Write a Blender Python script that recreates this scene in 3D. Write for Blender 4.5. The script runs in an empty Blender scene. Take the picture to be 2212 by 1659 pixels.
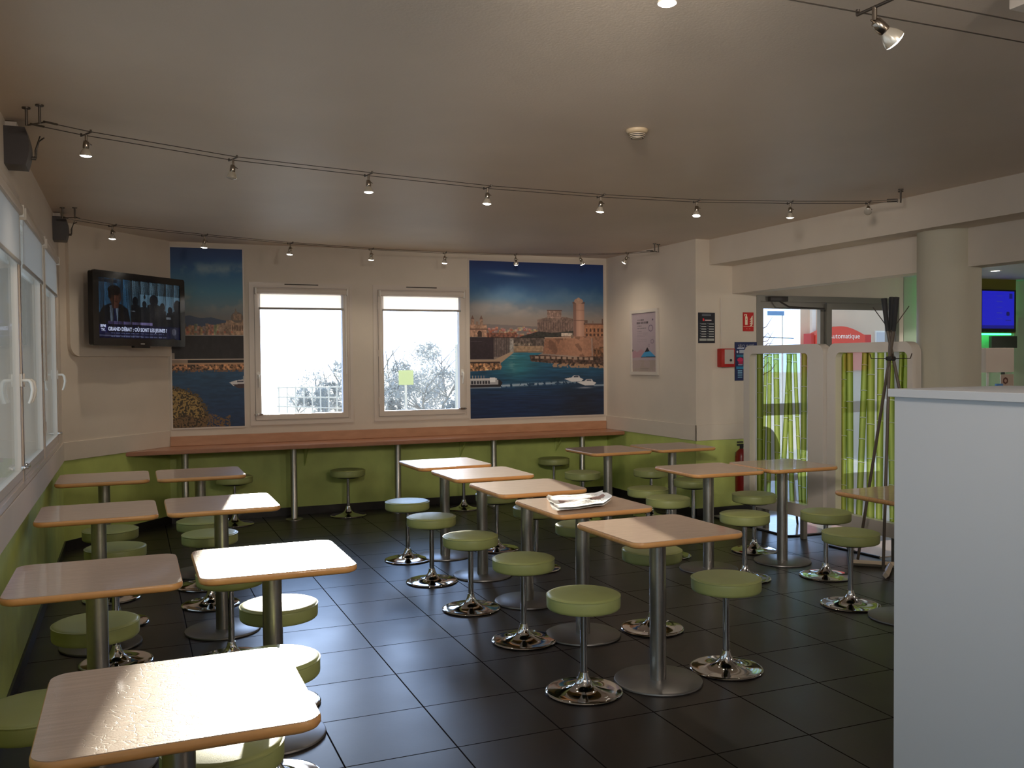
import bpy, bmesh, math, random
import numpy as np
from mathutils import Vector, Matrix
random.seed(7)
PI = math.pi
SUN_E = 15.0
SKY_B = (.74, .93, 1.08)
SKY_G1 = (3.0, 5.1, 10.2)
SKY_G2 = (12.0, 12.0, 12.0)
FILL_POINTS = [(3.6, -1.5, 2.3, 60, (1, .88, .76)), (7.5, 1.5, 2.1, 30, (1, .88, .76)), (8.3, 4.3, 2.2, 20, (1, .9, .78))]
FILL_SPOTS = [((.2, .3, 2.55), (1.4, 8, 1.2), 35, 90), ((1.5, .0, 2.55), (2.4, 9, 1.3), 150, 100), ((.6, 1.2, 2.5), (5.0, 8.2, 1.4), 380, 52)]
scene = bpy.context.scene
COL = scene.collection

# ------------------------------------------------------------------ camera
F_PX, YAW, PITCH, ROLL, CAM_H = 1979.28, 0.393424, -0.0263554, -0.0080398, 1.56185
def make_camera():
    f = Vector((math.sin(YAW)*math.cos(PITCH), math.cos(YAW)*math.cos(PITCH), math.sin(PITCH)))
    r = Vector((math.cos(YAW), -math.sin(YAW), 0.0)); u = r.cross(f)
    c, s = math.cos(ROLL), math.sin(ROLL)
    r2 = c*r + s*u; u2 = -s*r + c*u
    cd = bpy.data.cameras.new('camera'); cam = bpy.data.objects.new('camera', cd); COL.objects.link(cam)
    m = Matrix.Identity(4)
    for i in range(3):
        m[i][0] = r2[i]; m[i][1] = u2[i]; m[i][2] = -f[i]
    m[2][3] = CAM_H
    cam.matrix_world = m
    cd.sensor_width = 36.0; cd.sensor_fit = 'HORIZONTAL'
    cd.lens = F_PX/2212*36.0
    cd.clip_start = 0.02; cd.clip_end = 500
    scene.camera = cam
make_camera()
vs = scene.view_settings
vs.view_transform = 'Standard'; vs.look = 'None'; vs.exposure = 0.0; vs.gamma = 1.0
try: vs.use_curve_mapping = False
except Exception: pass

# ------------------------------------------------------------------ materials
def lin(c):
    c = c/255.0
    return c/12.92 if c <= 0.04045 else ((c+0.055)/1.055)**2.4
def rgb(r, g, b, k=1.0):
    return (min(lin(r)*k, .95), min(lin(g)*k, .95), min(lin(b)*k, .95), 1.0)
MATS = {}
def mat(name, col, rough=0.6, metal=0.0, coat=0.0, coat_rough=0.1, noise=0.0, nscale=20.0, bump=0.0, bscale=200.0,
        spec=0.5, rough_var=0.0, stretch=(1, 1, 1), emis=None, estr=0.0, trans=0.0, alpha=1.0):
    if name in MATS: return MATS[name]
    m = bpy.data.materials.new(name); m.use_nodes = True
    nt = m.node_tree; N = nt.nodes; L = nt.links
    b = N['Principled BSDF']
    b.inputs['Base Color'].default_value = col
    b.inputs['Roughness'].default_value = rough
    b.inputs['Metallic'].default_value = metal
    b.inputs['Specular IOR Level'].default_value = spec
    b.inputs['Coat Weight'].default_value = coat
    b.inputs['Coat Roughness'].default_value = coat_rough
    if trans: b.inputs['Transmission Weight'].default_value = trans
    if emis:
        b.inputs['Emission Color'].default_value = emis; b.inputs['Emission Strength'].default_value = estr
    tc = N.new('ShaderNodeTexCoord'); mp = N.new('ShaderNodeMapping')
    L.new(tc.outputs['Object'], mp.inputs['Vector']); mp.inputs['Scale'].default_value = stretch
    if noise > 0 or rough_var > 0:
        t = N.new('ShaderNodeTexNoise'); t.inputs['Scale'].default_value = nscale; t.inputs['Detail'].default_value = 6
        L.new(mp.outputs['Vector'], t.inputs['Vector'])
        if noise > 0:
            mr = N.new('ShaderNodeMapRange'); mr.inputs['From Min'].default_value = .3; mr.inputs['From Max'].default_value = .7
            mr.inputs['To Min'].default_value = 1-noise; mr.inputs['To Max'].default_value = 1+noise
            L.new(t.outputs['Fac'], mr.inputs['Value'])
            mx = N.new('ShaderNodeVectorMath'); mx.operation = 'SCALE'
            mx.inputs[0].default_value = col[:3]; L.new(mr.outputs['Result'], mx.inputs['Scale'])
            L.new(mx.outputs['Vector'], b.inputs['Base Color'])
        if rough_var > 0:
            mr = N.new('ShaderNodeMapRange'); mr.inputs['From Min'].default_value = .3; mr.inputs['From Max'].default_value = .7
            mr.inputs['To Min'].default_value = max(rough-rough_var, .02); mr.inputs['To Max'].default_value = rough+rough_var
            L.new(t.outputs['Fac'], mr.inputs['Value']); L.new(mr.outputs['Result'], b.inputs['Roughness'])
    if bump > 0:
        t2 = N.new('ShaderNodeTexNoise'); t2.inputs['Scale'].default_value = bscale; t2.inputs['Detail'].default_value = 3
        L.new(tc.outputs['Object'], t2.inputs['Vector'])
        bp = N.new('ShaderNodeBump'); bp.inputs['Strength'].default_value = bump; bp.inputs['Distance'].default_value = .002
        L.new(t2.outputs['Fac'], bp.inputs['Height']); L.new(bp.outputs['Normal'], b.inputs['Normal'])
    MATS[name] = m
    return m
def emit(name, col, s):
    if name in MATS: return MATS[name]
    m = bpy.data.materials.new(name); m.use_nodes = True; nt = m.node_tree
    nt.nodes.remove(nt.nodes['Principled BSDF'])
    e = nt.nodes.new('ShaderNodeEmission'); e.inputs['Color'].default_value = col; e.inputs['Strength'].default_value = s
    nt.links.new(e.outputs[0], nt.nodes['Material Output'].inputs['Surface']); MATS[name] = m
    return m
def glass_mat(name, tint=(1, 1, 1, 1), milk=0.0, milkcol=(.9, .95, 1, 1), gloss=1.0):
    if name in MATS: return MATS[name]
    m = bpy.data.materials.new(name); m.use_nodes = True; nt = m.node_tree; N = nt.nodes; L = nt.links
    N.remove(N['Principled BSDF'])
    tr = N.new('ShaderNodeBsdfTransparent'); tr.inputs['Color'].default_value = tint
    gl = N.new('ShaderNodeBsdfGlossy'); gl.inputs['Roughness'].default_value = .02
    ge = N.new('ShaderNodeNewGeometry'); dt = N.new('ShaderNodeVectorMath'); dt.operation = 'DOT_PRODUCT'
    L.new(ge.outputs['True Normal'], dt.inputs[0]); L.new(ge.outputs['Incoming'], dt.inputs[1])
    ab = N.new('ShaderNodeMath'); ab.operation = 'ABSOLUTE'; L.new(dt.outputs['Value'], ab.inputs[0])
    om = N.new('ShaderNodeMath'); om.operation = 'SUBTRACT'; om.inputs[0].default_value = 1.0; L.new(ab.outputs[0], om.inputs[1])
    pw = N.new('ShaderNodeMath'); pw.operation = 'POWER'; pw.inputs[1].default_value = 5.0; L.new(om.outputs[0], pw.inputs[0])
    mul = N.new('ShaderNodeMath'); mul.operation = 'MULTIPLY_ADD'; mul.inputs[1].default_value = .90*gloss*.6; mul.inputs[2].default_value = .03*gloss
    L.new(pw.outputs[0], mul.inputs[0])
    mx = N.new('ShaderNodeMixShader'); L.new(mul.outputs[0], mx.inputs['Fac']); L.new(tr.outputs[0], mx.inputs[1]); L.new(gl.outputs[0], mx.inputs[2])
    out = mx
    if milk > 0:
        tl = N.new('ShaderNodeBsdfTranslucent'); tl.inputs['Color'].default_value = milkcol
        df = N.new('ShaderNodeBsdfDiffuse'); df.inputs['Color'].default_value = milkcol
        m0 = N.new('ShaderNodeMixShader'); m0.inputs['Fac'].default_value = .35; L.new(tl.outputs[0], m0.inputs[1]); L.new(df.outputs[0], m0.inputs[2])
        m2 = N.new('ShaderNodeMixShader'); m2.inputs['Fac'].default_value = milk
        L.new(mx.outputs[0], m2.inputs[1]); L.new(m0.outputs[0], m2.inputs[2]); out = m2
    L.new(out.outputs[0], N['Material Output'].inputs['Surface']); MATS[name] = m
    return m
def vcol_mat(name, rough=.6, emission=0.0, coat=0.0):
    m = bpy.data.materials.new(name); m.use_nodes = True; nt = m.node_tree; N = nt.nodes; L = nt.links
    b = N['Principled BSDF']; b.inputs['Roughness'].default_value = rough
    b.inputs['Coat Weight'].default_value = coat
    a = N.new('ShaderNodeAttribute'); a.attribute_name = 'print'; a.attribute_type = 'GEOMETRY'
    if emission:
        b.inputs['Base Color'].default_value = (.01, .01, .012, 1); b.inputs['Roughness'].default_value = .25
        L.new(a.outputs['Color'], b.inputs['Emission Color']); b.inputs['Emission Strength'].default_value = emission
    else:
        L.new(a.outputs['Color'], b.inputs['Base Color'])
    return m

M_wall = mat('cream_plaster', (.68, .60, .51, 1), .75, bump=.25, bscale=160, noise=.03, nscale=3)
M_wallL = mat('cream_stipple', (.68, .60, .52, 1), .7, bump=.7, bscale=240, noise=.03, nscale=3)
M_ceil = mat('ceiling_paint', (.74, .63, .53, 1), .5, bump=.35, bscale=90, noise=.05, nscale=1.2)
M_green = mat('green_paint', (.50, .58, .165, 1), .5, bump=.3, bscale=140, noise=.10, nscale=5)
M_black = mat('black_skirting', (.012, .010, .010, 1), .35)
M_white = mat('white_lacquer', (.66, .60, .54, 1), .35, coat=.2)
M_pvc = mat('white_pvc', (.66, .58, .51, 1), .35)
M_pvc2 = mat('white_plastic_handle', (.80, .76, .70, 1), .3)
M_div = mat('divider_white', (.74, .76, .81, 1), .5)
M_chrome = mat('chrome', (.60, .60, .61, 1), .06, metal=1.0)
M_steel = mat('brushed_steel', (.42, .40, .37, 1), .33, metal=1.0, noise=.05, nscale=60)
M_plate = mat('grey_base_plate', (.20, .19, .185, 1), .35, metal=.7)
M_alu = mat('grey_aluminium', (.20, .19, .17, 1), .4, metal=.5)
M_dark = mat('dark_seal', (.03, .022, .018, 1), .6)
M_seat = mat('green_vinyl', (.33, .365, .135, 1), .42, noise=.05, nscale=9, bump=.12, bscale=400)
M_dgrey = mat('dark_grey_plastic', (.045, .037, .038, 1), .4)
M_cable = mat('steel_cable', (.12, .10, .085, 1), .4, metal=.8)
M_tv = mat('gloss_black', (.006, .006, .007, 1), .12)
M_red = mat('red_plastic', (.42, .012, .008, 1), .35)
M_redd = mat('dark_red_paint', (.22, .01, .008, 1), .35)
M_paper = mat('newsprint', (.90, .89, .87, 1), .8, noise=.03, nscale=30)
M_brown = mat('dark_brown_leather', (.035, .018, .012, 1), .5)
M_beigew = mat('pale_beech_foot', (.62, .52, .40, 1), .5)
M_wooden = mat('worn_dark_rod', (.11, .085, .065, 1), .45)
M_glass = glass_mat('clear_glass', (.97, .99, .98, 1))
M_bulb = emit('lit_bulb', (1.0, .93, .82, 1), 22.0)
M_bulboff = mat('unlit_bulb', (.40, .36, .31, 1), .2, alpha=1)
M_socket = mat('lamp_socket', (.34, .29, .24, 1), .22, metal=1.0)
M_blind = glass_mat('blind_fabric', (.22, .22, .22, 1), milk=.9, milkcol=(.75, .72, .70, 1), gloss=.0)
M_bar = mat('blind_bar', (.36, .34, .32, 1), .5)
M_beigeout = mat('beige_render', (.62, .50, .42, 1), .9, noise=.04, nscale=2)
M_leaf = glass_mat('grey_foliage', milk=1.0, milkcol=(.56, .58, .60, 1), gloss=0)
M_block = mat('grey_block', (.30, .30, .31, 1), .8)
M_trunk = mat('bark', (.42, .41, .42, 1), .9)
M_out = mat('outdoor_paving_mat', (.50, .50, .50, 1), .9, noise=.1, nscale=1)
M_signgreen = mat('pale_green_sign', (.60, .68, .38, 1), .6)
M_fence = mat('white_fence', (.75, .75, .78, 1), .6)
M_mat = mat('pale_grey_entrance_floor', (.42, .40, .38, 1), .12, noise=.08, nscale=14)
M_navy = mat('navy_print', (.008, .012, .045, 1), .4)
M_ink = mat('black_ink', (.02, .02, .022, 1), .7)
M_wprint = mat('white_print', (.70, .70, .70, 1), .5)
M_olive = mat('olive_panel', (.16, .15, .015, 1), .6)
M_greenwall = mat('pale_green_wall', (.40, .46, .36, 1), .6)
M_shade = mat('white_shade', (.62, .53, .46, 1), .7)
M_led = emit('green_led', (.03, 1.0, .20, 1), 9.0)
M_down = emit('downlight_glow', (1, .95, .85, 1), 6.0)

def wood_mat(name, c1, c2, rough, coat, scratch=0.0):
    m = bpy.data.materials.new(name); m.use_nodes = True; nt = m.node_tree; N = nt.nodes; L = nt.links
    b = N['Principled BSDF']; b.inputs['Roughness'].default_value = rough
    b.inputs['Coat Weight'].default_value = coat; b.inputs['Coat Roughness'].default_value = .06
    tc = N.new('ShaderNodeTexCoord'); mp = N.new('ShaderNodeMapping'); mp.inputs['Scale'].default_value = (6, 90, 20)
    L.new(tc.outputs['Object'], mp.inputs['Vector'])
    n = N.new('ShaderNodeTexNoise'); n.inputs['Scale'].default_value = 1.0; n.inputs['Detail'].default_value = 8
    L.new(mp.outputs['Vector'], n.inputs['Vector'])
    cr = N.new('ShaderNodeValToRGB'); cr.color_ramp.elements[0].position = .35; cr.color_ramp.elements[1].position = .68
    cr.color_ramp.elements[0].color = c1; cr.color_ramp.elements[1].color = c2
    L.new(n.outputs['Fac'], cr.inputs['Fac']); L.new(cr.outputs['Color'], b.inputs['Base Color'])
    if scratch:
        # fine crossing scratches worn into the laminate
        n2 = N.new('ShaderNodeTexNoise'); n2.inputs['Scale'].default_value = 14; n2.inputs['Detail'].default_value = 2
        L.new(tc.outputs['Object'], n2.inputs['Vector'])
        mixv = N.new('ShaderNodeMixRGB'); mixv.inputs['Fac'].default_value = .12
        L.new(tc.outputs['Object'], mixv.inputs[1]); L.new(n2.outputs['Color'], mixv.inputs[2])
        v = N.new('ShaderNodeTexVoronoi'); v.feature = 'DISTANCE_TO_EDGE'; v.inputs['Scale'].default_value = 26
        L.new(mixv.outputs[0], v.inputs['Vector'])
        mr = N.new('ShaderNodeMapRange'); mr.inputs['From Min'].default_value = 0; mr.inputs['From Max'].default_value = .05
        mr.inputs['To Min'].default_value = 0; mr.inputs['To Max'].default_value = 1
        L.new(v.outputs['Distance'], mr.inputs['Value'])
        n3 = N.new('ShaderNodeTexNoise'); n3.inputs['Scale'].default_value = 300; n3.inputs['Detail'].default_value = 2
        L.new(tc.outputs['Object'], n3.inputs['Vector'])
        ad = N.new('ShaderNodeMath'); ad.operation = 'ADD'; L.new(mr.outputs['Result'], ad.inputs[0]); L.new(n3.outputs['Fac'], ad.inputs[1])
        bp = N.new('ShaderNodeBump'); bp.inputs['Strength'].default_value = scratch; bp.inputs['Distance'].default_value = .0006
        L.new(ad.outputs[0], bp.inputs['Height']); L.new(bp.outputs['Normal'], b.inputs['Normal'])
    MATS[name] = m
    return m
M_top = wood_mat('beech_laminate', (.52, .355, .245, 1), (.62, .43, .305, 1), .36, .6, .35)
M_edge = wood_mat('beech_edge', (.62, .30, .105, 1), (.72, .37, .13, 1), .38, .2)
M_bartop = wood_mat('cherry_bar', (.36, .155, .085, 1), (.44, .20, .11, 1), .32, .3)
M_splash = wood_mat('cherry_upstand', (.46, .235, .13, 1), (.54, .285, .165, 1), .42, .1)

def floor_mat():
    m = bpy.data.materials.new('dark_floor_tiles'); m.use_nodes = True; nt = m.node_tree; N = nt.nodes; L = nt.links
    b = N['Principled BSDF']
    tc = N.new('ShaderNodeTexCoord'); mp = N.new('ShaderNodeMapping'); mp.inputs['Location'].default_value = (-1.19+.458*10, -5.35+.47*20, 0)
    L.new(tc.outputs['Object'], mp.inputs['Vector'])
    br = N.new('ShaderNodeTexBrick'); br.offset = 0.0; br.squash = 1.0
    br.inputs['Scale'].default_value = 1; br.inputs['Brick Width'].default_value = .458; br.inputs['Row Height'].default_value = .47
    br.inputs['Mortar Size'].default_value = .0035; br.inputs['Mortar Smooth'].default_value = .1; br.inputs['Bias'].default_value = 0
    br.inputs['Color1'].default_value = (.0105, .0075, .0065, 1); br.inputs['Color2'].default_value = (.013, .0095, .0085, 1)
    br.inputs['Mortar'].default_value = (.007, .005, .005, 1)
    L.new(mp.outputs['Vector'], br.inputs['Vector'])
    n = N.new('ShaderNodeTexNoise'); n.inputs['Scale'].default_value = 2.5; n.inputs['Detail'].default_value = 6
    L.new(tc.outputs['Object'], n.inputs['Vector'])
    mr = N.new('ShaderNodeMapRange'); mr.inputs['To Min'].default_value = .27; mr.inputs['To Max'].default_value = .40
    L.new(n.outputs['Fac'], mr.inputs['Value'])
    mxr = N.new('ShaderNodeMix'); mxr.inputs['B'].default_value = .8; L.new(br.outputs['Fac'], mxr.inputs['Factor']); L.new(mr.outputs['Result'], mxr.inputs['A']); L.new(mxr.outputs['Result'], b.inputs['Roughness'])
    mxs = N.new('ShaderNodeMapRange'); mxs.inputs['To Min'].default_value = .6; mxs.inputs['To Max'].default_value = .02; L.new(br.outputs['Fac'], mxs.inputs['Value']); L.new(mxs.outputs['Result'], b.inputs['Specular IOR Level'])
    L.new(br.outputs['Color'], b.inputs['Base Color'])
    bp = N.new('ShaderNodeBump'); bp.invert = True; bp.inputs['Strength'].default_value = .6; bp.inputs['Distance'].default_value = .003
    n3 = N.new('ShaderNodeTexNoise'); n3.inputs['Scale'].default_value = 45; n3.inputs['Detail'].default_value = 4
    L.new(tc.outputs['Object'], n3.inputs['Vector'])
    ma = N.new('ShaderNodeMath'); ma.operation = 'MULTIPLY_ADD'; ma.inputs[1].default_value = .06
    L.new(n3.outputs['Fac'], ma.inputs[0]); L.new(br.outputs['Fac'], ma.inputs[2])
    L.new(ma.outputs[0], bp.inputs['Height']); L.new(bp.outputs['Normal'], b.inputs['Normal'])
    return m
M_floor = floor_mat()

# ------------------------------------------------------------------ mesh helpers
def newbm(): return bmesh.new()
def obj(name, bm, m, parent=None, smooth=None, mats=None):
    me = bpy.data.meshes.new(name); bmesh.ops.recalc_face_normals(bm, faces=bm.faces[:])
    if smooth is not None:
        for f in bm.faces: f.smooth = True
    bm.to_mesh(me); bm.free()
    for mm in (mats or [m]): me.materials.append(mm)
    if smooth is not None: me.set_sharp_from_angle(angle=math.radians(smooth))
    o = bpy.data.objects.new(name, me); COL.objects.link(o)
    if parent is not None: o.parent = parent
    return o
def box(bm, x0, x1, y0, y1, z0, z1, mi=0, bev=0.0, M=None):
    r = bmesh.ops.create_cube(bm, size=1.0); vs_ = r['verts']
    for v in vs_:
        v.co = Vector((x0+(v.co.x+.5)*(x1-x0), y0+(v.co.y+.5)*(y1-y0), z0+(v.co.z+.5)*(z1-z0)))
    fs = set(f for v in vs_ for f in v.link_faces)
    for f in fs: f.material_index = mi
    if bev > 0:
        es = list(set(e for v in vs_ for e in v.link_edges))
        rr = bmesh.ops.bevel(bm, geom=es, offset=bev, segments=2, affect='EDGES', profile=.5)
        vs_ = [v for v in rr['verts']] + [v for v in vs_ if v.is_valid]
        for f in rr['faces']: f.material_index = mi
    if M is not None:
        vv = set(v for v in vs_ if v.is_valid)
        bmesh.ops.transform(bm, matrix=M, verts=list(vv))
def bx(*a, **k):
    bm = newbm(); box(bm, *a, **k); return bm
def tube(bm, pts, r, n=12, cap=True, mi=0):
    pts = [Vector(p) for p in pts]; rings = []
    rs = r if isinstance(r, (list, tuple)) else [r]*len(pts)
    up = None
    for i, p in enumerate(pts):
        if i == 0: d = pts[1]-p
        elif i == len(pts)-1: d = p-pts[i-1]
        else: d = (pts[i+1]-p).normalized()+(p-pts[i-1]).normalized()
        d.normalize()
        if up is None:
            a = Vector((0, 0, 1)) if abs(d.z) < .9 else Vector((1, 0, 0)); up = d.cross(a).normalized()
        up = (up-d*up.dot(d)).normalized(); w = d.cross(up)
        rings.append([bm.verts.new(p+rs[i]*(math.cos(2*PI*k/n)*up+math.sin(2*PI*k/n)*w)) for k in range(n)])
    for a, b in zip(rings, rings[1:]):
        for k in range(n):
            f = bm.faces.new((a[k], a[(k+1) % n], b[(k+1) % n], b[k])); f.material_index = mi
    if cap:
        f = bm.faces.new(rings[0][::-1]); f.material_index = mi
        f = bm.faces.new(rings[-1]); f.material_index = mi
def lathe(bm, prof, n=40, c=(0, 0, 0), mi=0):
    rings = []
    for r, z in prof:
        if r < 1e-6: rings.append([bm.verts.new((c[0], c[1], c[2]+z))])
        else: rings.append([bm.verts.new((c[0]+r*math.cos(2*PI*k/n), c[1]+r*math.sin(2*PI*k/n), c[2]+z)) for k in range(n)])
    for a, b in zip(rings, rings[1:]):
        for k in range(n):
            if len(a) == 1 and len(b) == 1: continue
            if len(a) == 1: vv = (a[0], b[k], b[(k+1) % n])
            elif len(b) == 1: vv = (a[k], a[(k+1) % n], b[0])
            else: vv = (a[k], a[(k+1) % n], b[(k+1) % n], b[k])
            f = bm.faces.new(vv); f.material_index = mi
def rrect(w, h, r, seg=8):
    pts = []
    rr = r if isinstance(r, (list, tuple)) else [r]*4       # corners: +x+y, -x+y, -x-y, +x-y
    for (sx, sy, a0), q in zip(((1, 1, 0), (-1, 1, 90), (-1, -1, 180), (1, -1, 270)), rr):
        if q <= 0: pts.append((sx*w/2, sy*h/2)); continue
        for k in range(seg+1):
            a = math.radians(a0+90*k/seg)
            pts.append((sx*(w/2-q)+q*math.cos(a), sy*(h/2-q)+q*math.sin(a)))
    return pts
def prism(bm, pts, z0, z1, M=None, mi=0):
    a = [bm.verts.new((x, y, z0)) for x, y in pts]; b = [bm.verts.new((x, y, z1)) for x, y in pts]
    n = len(pts)
    fs = [bm.faces.new(a[::-1]), bm.faces.new(b)]
    for k in range(n): fs.append(bm.faces.new((a[k], a[(k+1) % n], b[(k+1) % n], b[k])))
    for f in fs: f.material_index = mi
    if M is not None: bmesh.ops.transform(bm, matrix=M, verts=a+b)
def ringprism(bm, outer, inner, z0, z1, M=None, mi=0):
    n = len(outer); V = []
    for pts, z in ((outer, z0), (outer, z1), (inner, z0), (inner, z1)):
        V.append([bm.verts.new((x, y, z)) for x, y in pts])
    for k in range(n):
        j = (k+1) % n
        for q in ((V[0][k], V[0][j], V[1][j], V[1][k]), (V[2][k], V[3][k], V[3][j], V[2][j]),
                  (V[1][k], V[1][j], V[3][j], V[3][k]), (V[0][k], V[2][k], V[2][j], V[0][j])):
            f = bm.faces.new(q); f.material_index = mi
    if M is not None: bmesh.ops.transform(bm, matrix=M, verts=[v for r in V for v in r])
def empty(name, loc=(0, 0, 0), rz=0):
    o = bpy.data.objects.new(name, None); COL.objects.link(o); o.location = loc; o.rotation_euler = (0, 0, rz); o.empty_display_size = .1
    return o
def tag(o, label, cat, group=None):
    o['label'] = label; o['category'] = cat
    if group: o['group'] = group
    return o
def thing(name, label, cat, loc=(0, 0, 0), rz=0, group=None):
    return tag(empty(name, loc, rz), label, cat, group)
def struct(name, bm, m, smooth=None, mats=None):
    o = obj(name, bm, m, smooth=smooth, mats=mats); o['kind'] = 'structure'; return o
def copy_tree(o, parent=None):
    c = o.copy(); COL.objects.link(c)
    if parent is not None: c.parent = parent
    for ch in list(o.children): copy_tree(ch, c)
    return c
def textmesh(s, size, name='lettering', bold=0.0):
    cu = bpy.data.curves.new('tmp', 'FONT'); cu.body = s; cu.size = size; cu.align_x = 'CENTER'; cu.align_y = 'CENTER'
    cu.offset = bold; cu.extrude = 0.0005; cu.resolution_u = 3
    ob = bpy.data.objects.new('tmp', cu); COL.objects.link(ob)
    dg = bpy.context.evaluated_depsgraph_get(); dg.update()
    me = bpy.data.meshes.new_from_object(ob.evaluated_get(dg)); me.name = name
    bpy.data.objects.remove(ob); bpy.data.curves.remove(cu)
    return me
def place_text(s, size, M, m, parent=None, name='lettering', width=None, bold=0.0):
    me = textmesh(s, size, name, bold)
    if width:
        xs = [v.co.x for v in me.vertices]; w = max(xs)-min(xs)
        me.transform(Matrix.Diagonal((width/w, 1, 1, 1)))
    me.transform(M); me.materials.clear(); me.materials.append(m)
    o = bpy.data.objects.new(name, me); COL.objects.link(o)
    if parent is not None: o.parent = parent
    return o
def frame_mat(origin, xdir, zdir=(0, 0, 1)):
    """local x -> xdir, local y -> zdir (up), local z -> outward normal"""
    x = Vector(xdir).normalized(); y = Vector(zdir).normalized(); z = x.cross(y)
    m = Matrix.Identity(4)
    for i in range(3): m[i][0] = x[i]; m[i][1] = y[i]; m[i][2] = z[i]; m[i][3] = origin[i]
    return m

# ------------------------------------------------------------------ printed pictures, computed colour by colour
class Canvas:
    def __init__(s, w, h, seed=1):
        s.w, s.h = w, h; s.rs = np.random.RandomState(seed)
        s.X, s.Y = np.meshgrid((np.arange(w)+.5)/w, (np.arange(h)+.5)/h); s.a = np.zeros((h, w, 3))
    def noise(s, sx, sy, oct=4):
        out = np.zeros((s.h, s.w)); amp = 1.0; tot = 0
        for o in range(oct):
            nx, ny = int(sx*2**o)+2, int(sy*2**o)+2; g = s.rs.rand(ny+1, nx+1)
            fx = s.X*(nx-1); fy = s.Y*(ny-1); ix = fx.astype(int); iy = fy.astype(int); tx = fx-ix; ty = fy-iy
            tx = tx*tx*(3-2*tx); ty = ty*ty*(3-2*ty)
            out += amp*((g[iy, ix]*(1-tx)+g[iy, ix+1]*tx)*(1-ty)+(g[iy+1, ix]*(1-tx)+g[iy+1, ix+1]*tx)*ty); tot += amp; amp *= .5
        return out/tot
    def vgrad(s, stops, y0=0, y1=1):
        m = (s.Y >= y0) & (s.Y <= y1)
        for c in range(3):
            s.a[..., c][m] = np.interp(s.Y[m], [p for p, _ in stops], [q[c] for _, q in stops])
    def mix(s, m, col, al=1.0):
        al = (np.asarray(m, float)*al)[..., None]; s.a = s.a*(1-al)+np.array(col, float)*al
    def rect(s, x0, y0, x1, y1, col, al=1.0, nz=None, amt=0):
        m = (s.X >= x0) & (s.X < x1) & (s.Y >= y0) & (s.Y < y1); s.mix(m, col, al)
        if nz is not None: s.a[m] = s.a[m]*(1+amt*(nz[m]-.5))[:, None]
    def ell(s, cx, cy, rx, ry, col, al=1.0):
        s.mix(((s.X-cx)/rx)**2+((s.Y-cy)/ry)**2 < 1, col, al)
    def pm(s, pts):
        m = np.zeros((s.h, s.w), bool); n = len(pts)
        for i in range(n):
            (xa, ya), (xb, yb) = pts[i], pts[(i+1) % n]
            if ya == yb: continue
            c = ((s.Y < max(ya, yb)) & (s.Y >= min(ya, yb))); m ^= c & (s.X < xa+(s.Y-ya)*(xb-xa)/(yb-ya))
        return m
    def poly(s, pts, col, al=1.0, nz=None, amt=0):
        m = s.pm(pts); s.mix(m, col, al)
        if nz is not None: s.a[m] = s.a[m]*(1+amt*(nz[m]-.5))[:, None]
    def mesh(s, name, width, height, M, m, parent=None, k=1.0, kk=(1, 1, 1)):
        """surface print: grid lying in local x (right) / y (up), origin at its centre"""
        h, w = s.h, s.w
        xs = np.linspace(-width/2, width/2, w); ys = np.linspace(height/2, -height/2, h)
        gx, gy = np.meshgrid(xs, ys); co = np.zeros((h*w, 4)); co[:, 0] = gx.ravel(); co[:, 1] = gy.ravel(); co[:, 3] = 1
        co = (co @ np.array(M).T)[:, :3]
        i = (np.arange(h-1)[:, None]*w+np.arange(w-1)[None, :]).ravel()
        faces = np.stack([i, i+w, i+w+1, i+1], 1).astype(np.int32)
        me = bpy.data.meshes.new(name); me.vertices.add(h*w); me.vertices.foreach_set('co', co.ravel().astype(np.float32))
        nf = len(faces); me.loops.add(nf*4); me.loops.foreach_set('vertex_index', faces.ravel())
        me.polygons.add(nf); me.polygons.foreach_set('loop_start', np.arange(0, nf*4, 4, dtype=np.int32))
        me.update(calc_edges=True); me.validate()
        c = np.clip(s.a/255.0, 0, 1); c = np.where(c <= .04045, c/12.92, ((c+.055)/1.055)**2.4)*k*np.array(kk)
        c = np.clip(c, 0, .9 if k != 1.0 else 1.0)
        at = me.color_attributes.new('print', 'FLOAT_COLOR', 'POINT')
        full = np.ones((h*w, 4), np.float32); full[:, :3] = c.reshape(-1, 3); at.data.foreach_set('color', full.ravel())
        me.materials.append(m)
        o = bpy.data.objects.new(name, me); COL.objects.link(o)
        if parent is not None: o.parent = parent
        return o
# ------------------------------------------------------------------ room shell
SK, GZ, CZ, LZ = .08, .75, 2.73, 2.43
def wall_boxes(bm, M, u0, u1, z1, thick, holes=(), green=True, z0=0.0):
    """wall in local frame: x along, y up, z toward the room; body goes to -thick"""
    us = sorted(set([u0, u1]+[h[0] for h in holes]+[h[1] for h in holes]))
    for a, b in zip(us, us[1:]):
        zs = sorted(set([z0, z1]+([GZ] if green else [])+[z for h in holes if h[0] <= a and h[1] >= b for z in (h[2], h[3])]))
        for c, d in zip(zs, zs[1:]):
            if any(h[0] <= a and h[1] >= b and h[2] <= c and h[3] >= d for h in holes): continue
            box(bm, a, b, c, d, -thick, 0, mi=1 if (green and d <= GZ) else 0, M=M)
ML = frame_mat((-.54, 0, 0), (0, 1, 0))
MB = frame_mat((0, 9.45, 0), (1, 0, 0))
DL = math.hypot(.87, 1.0)
MD = frame_mat((-.54, 8.45, 0), (.87, 1.0, 0))
MR = frame_mat((5.12, 9.45, 0), (0, -1, 0))
ME = frame_mat((0, 7.62, 0), (1, 0, 0))
LWIN = [(1.45, 2.70), (2.80, 4.05), (4.20, 5.42), (5.45, 6.70), (6.75, 7.95)]  # first two lie out of view, added for more cool daylight
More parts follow.
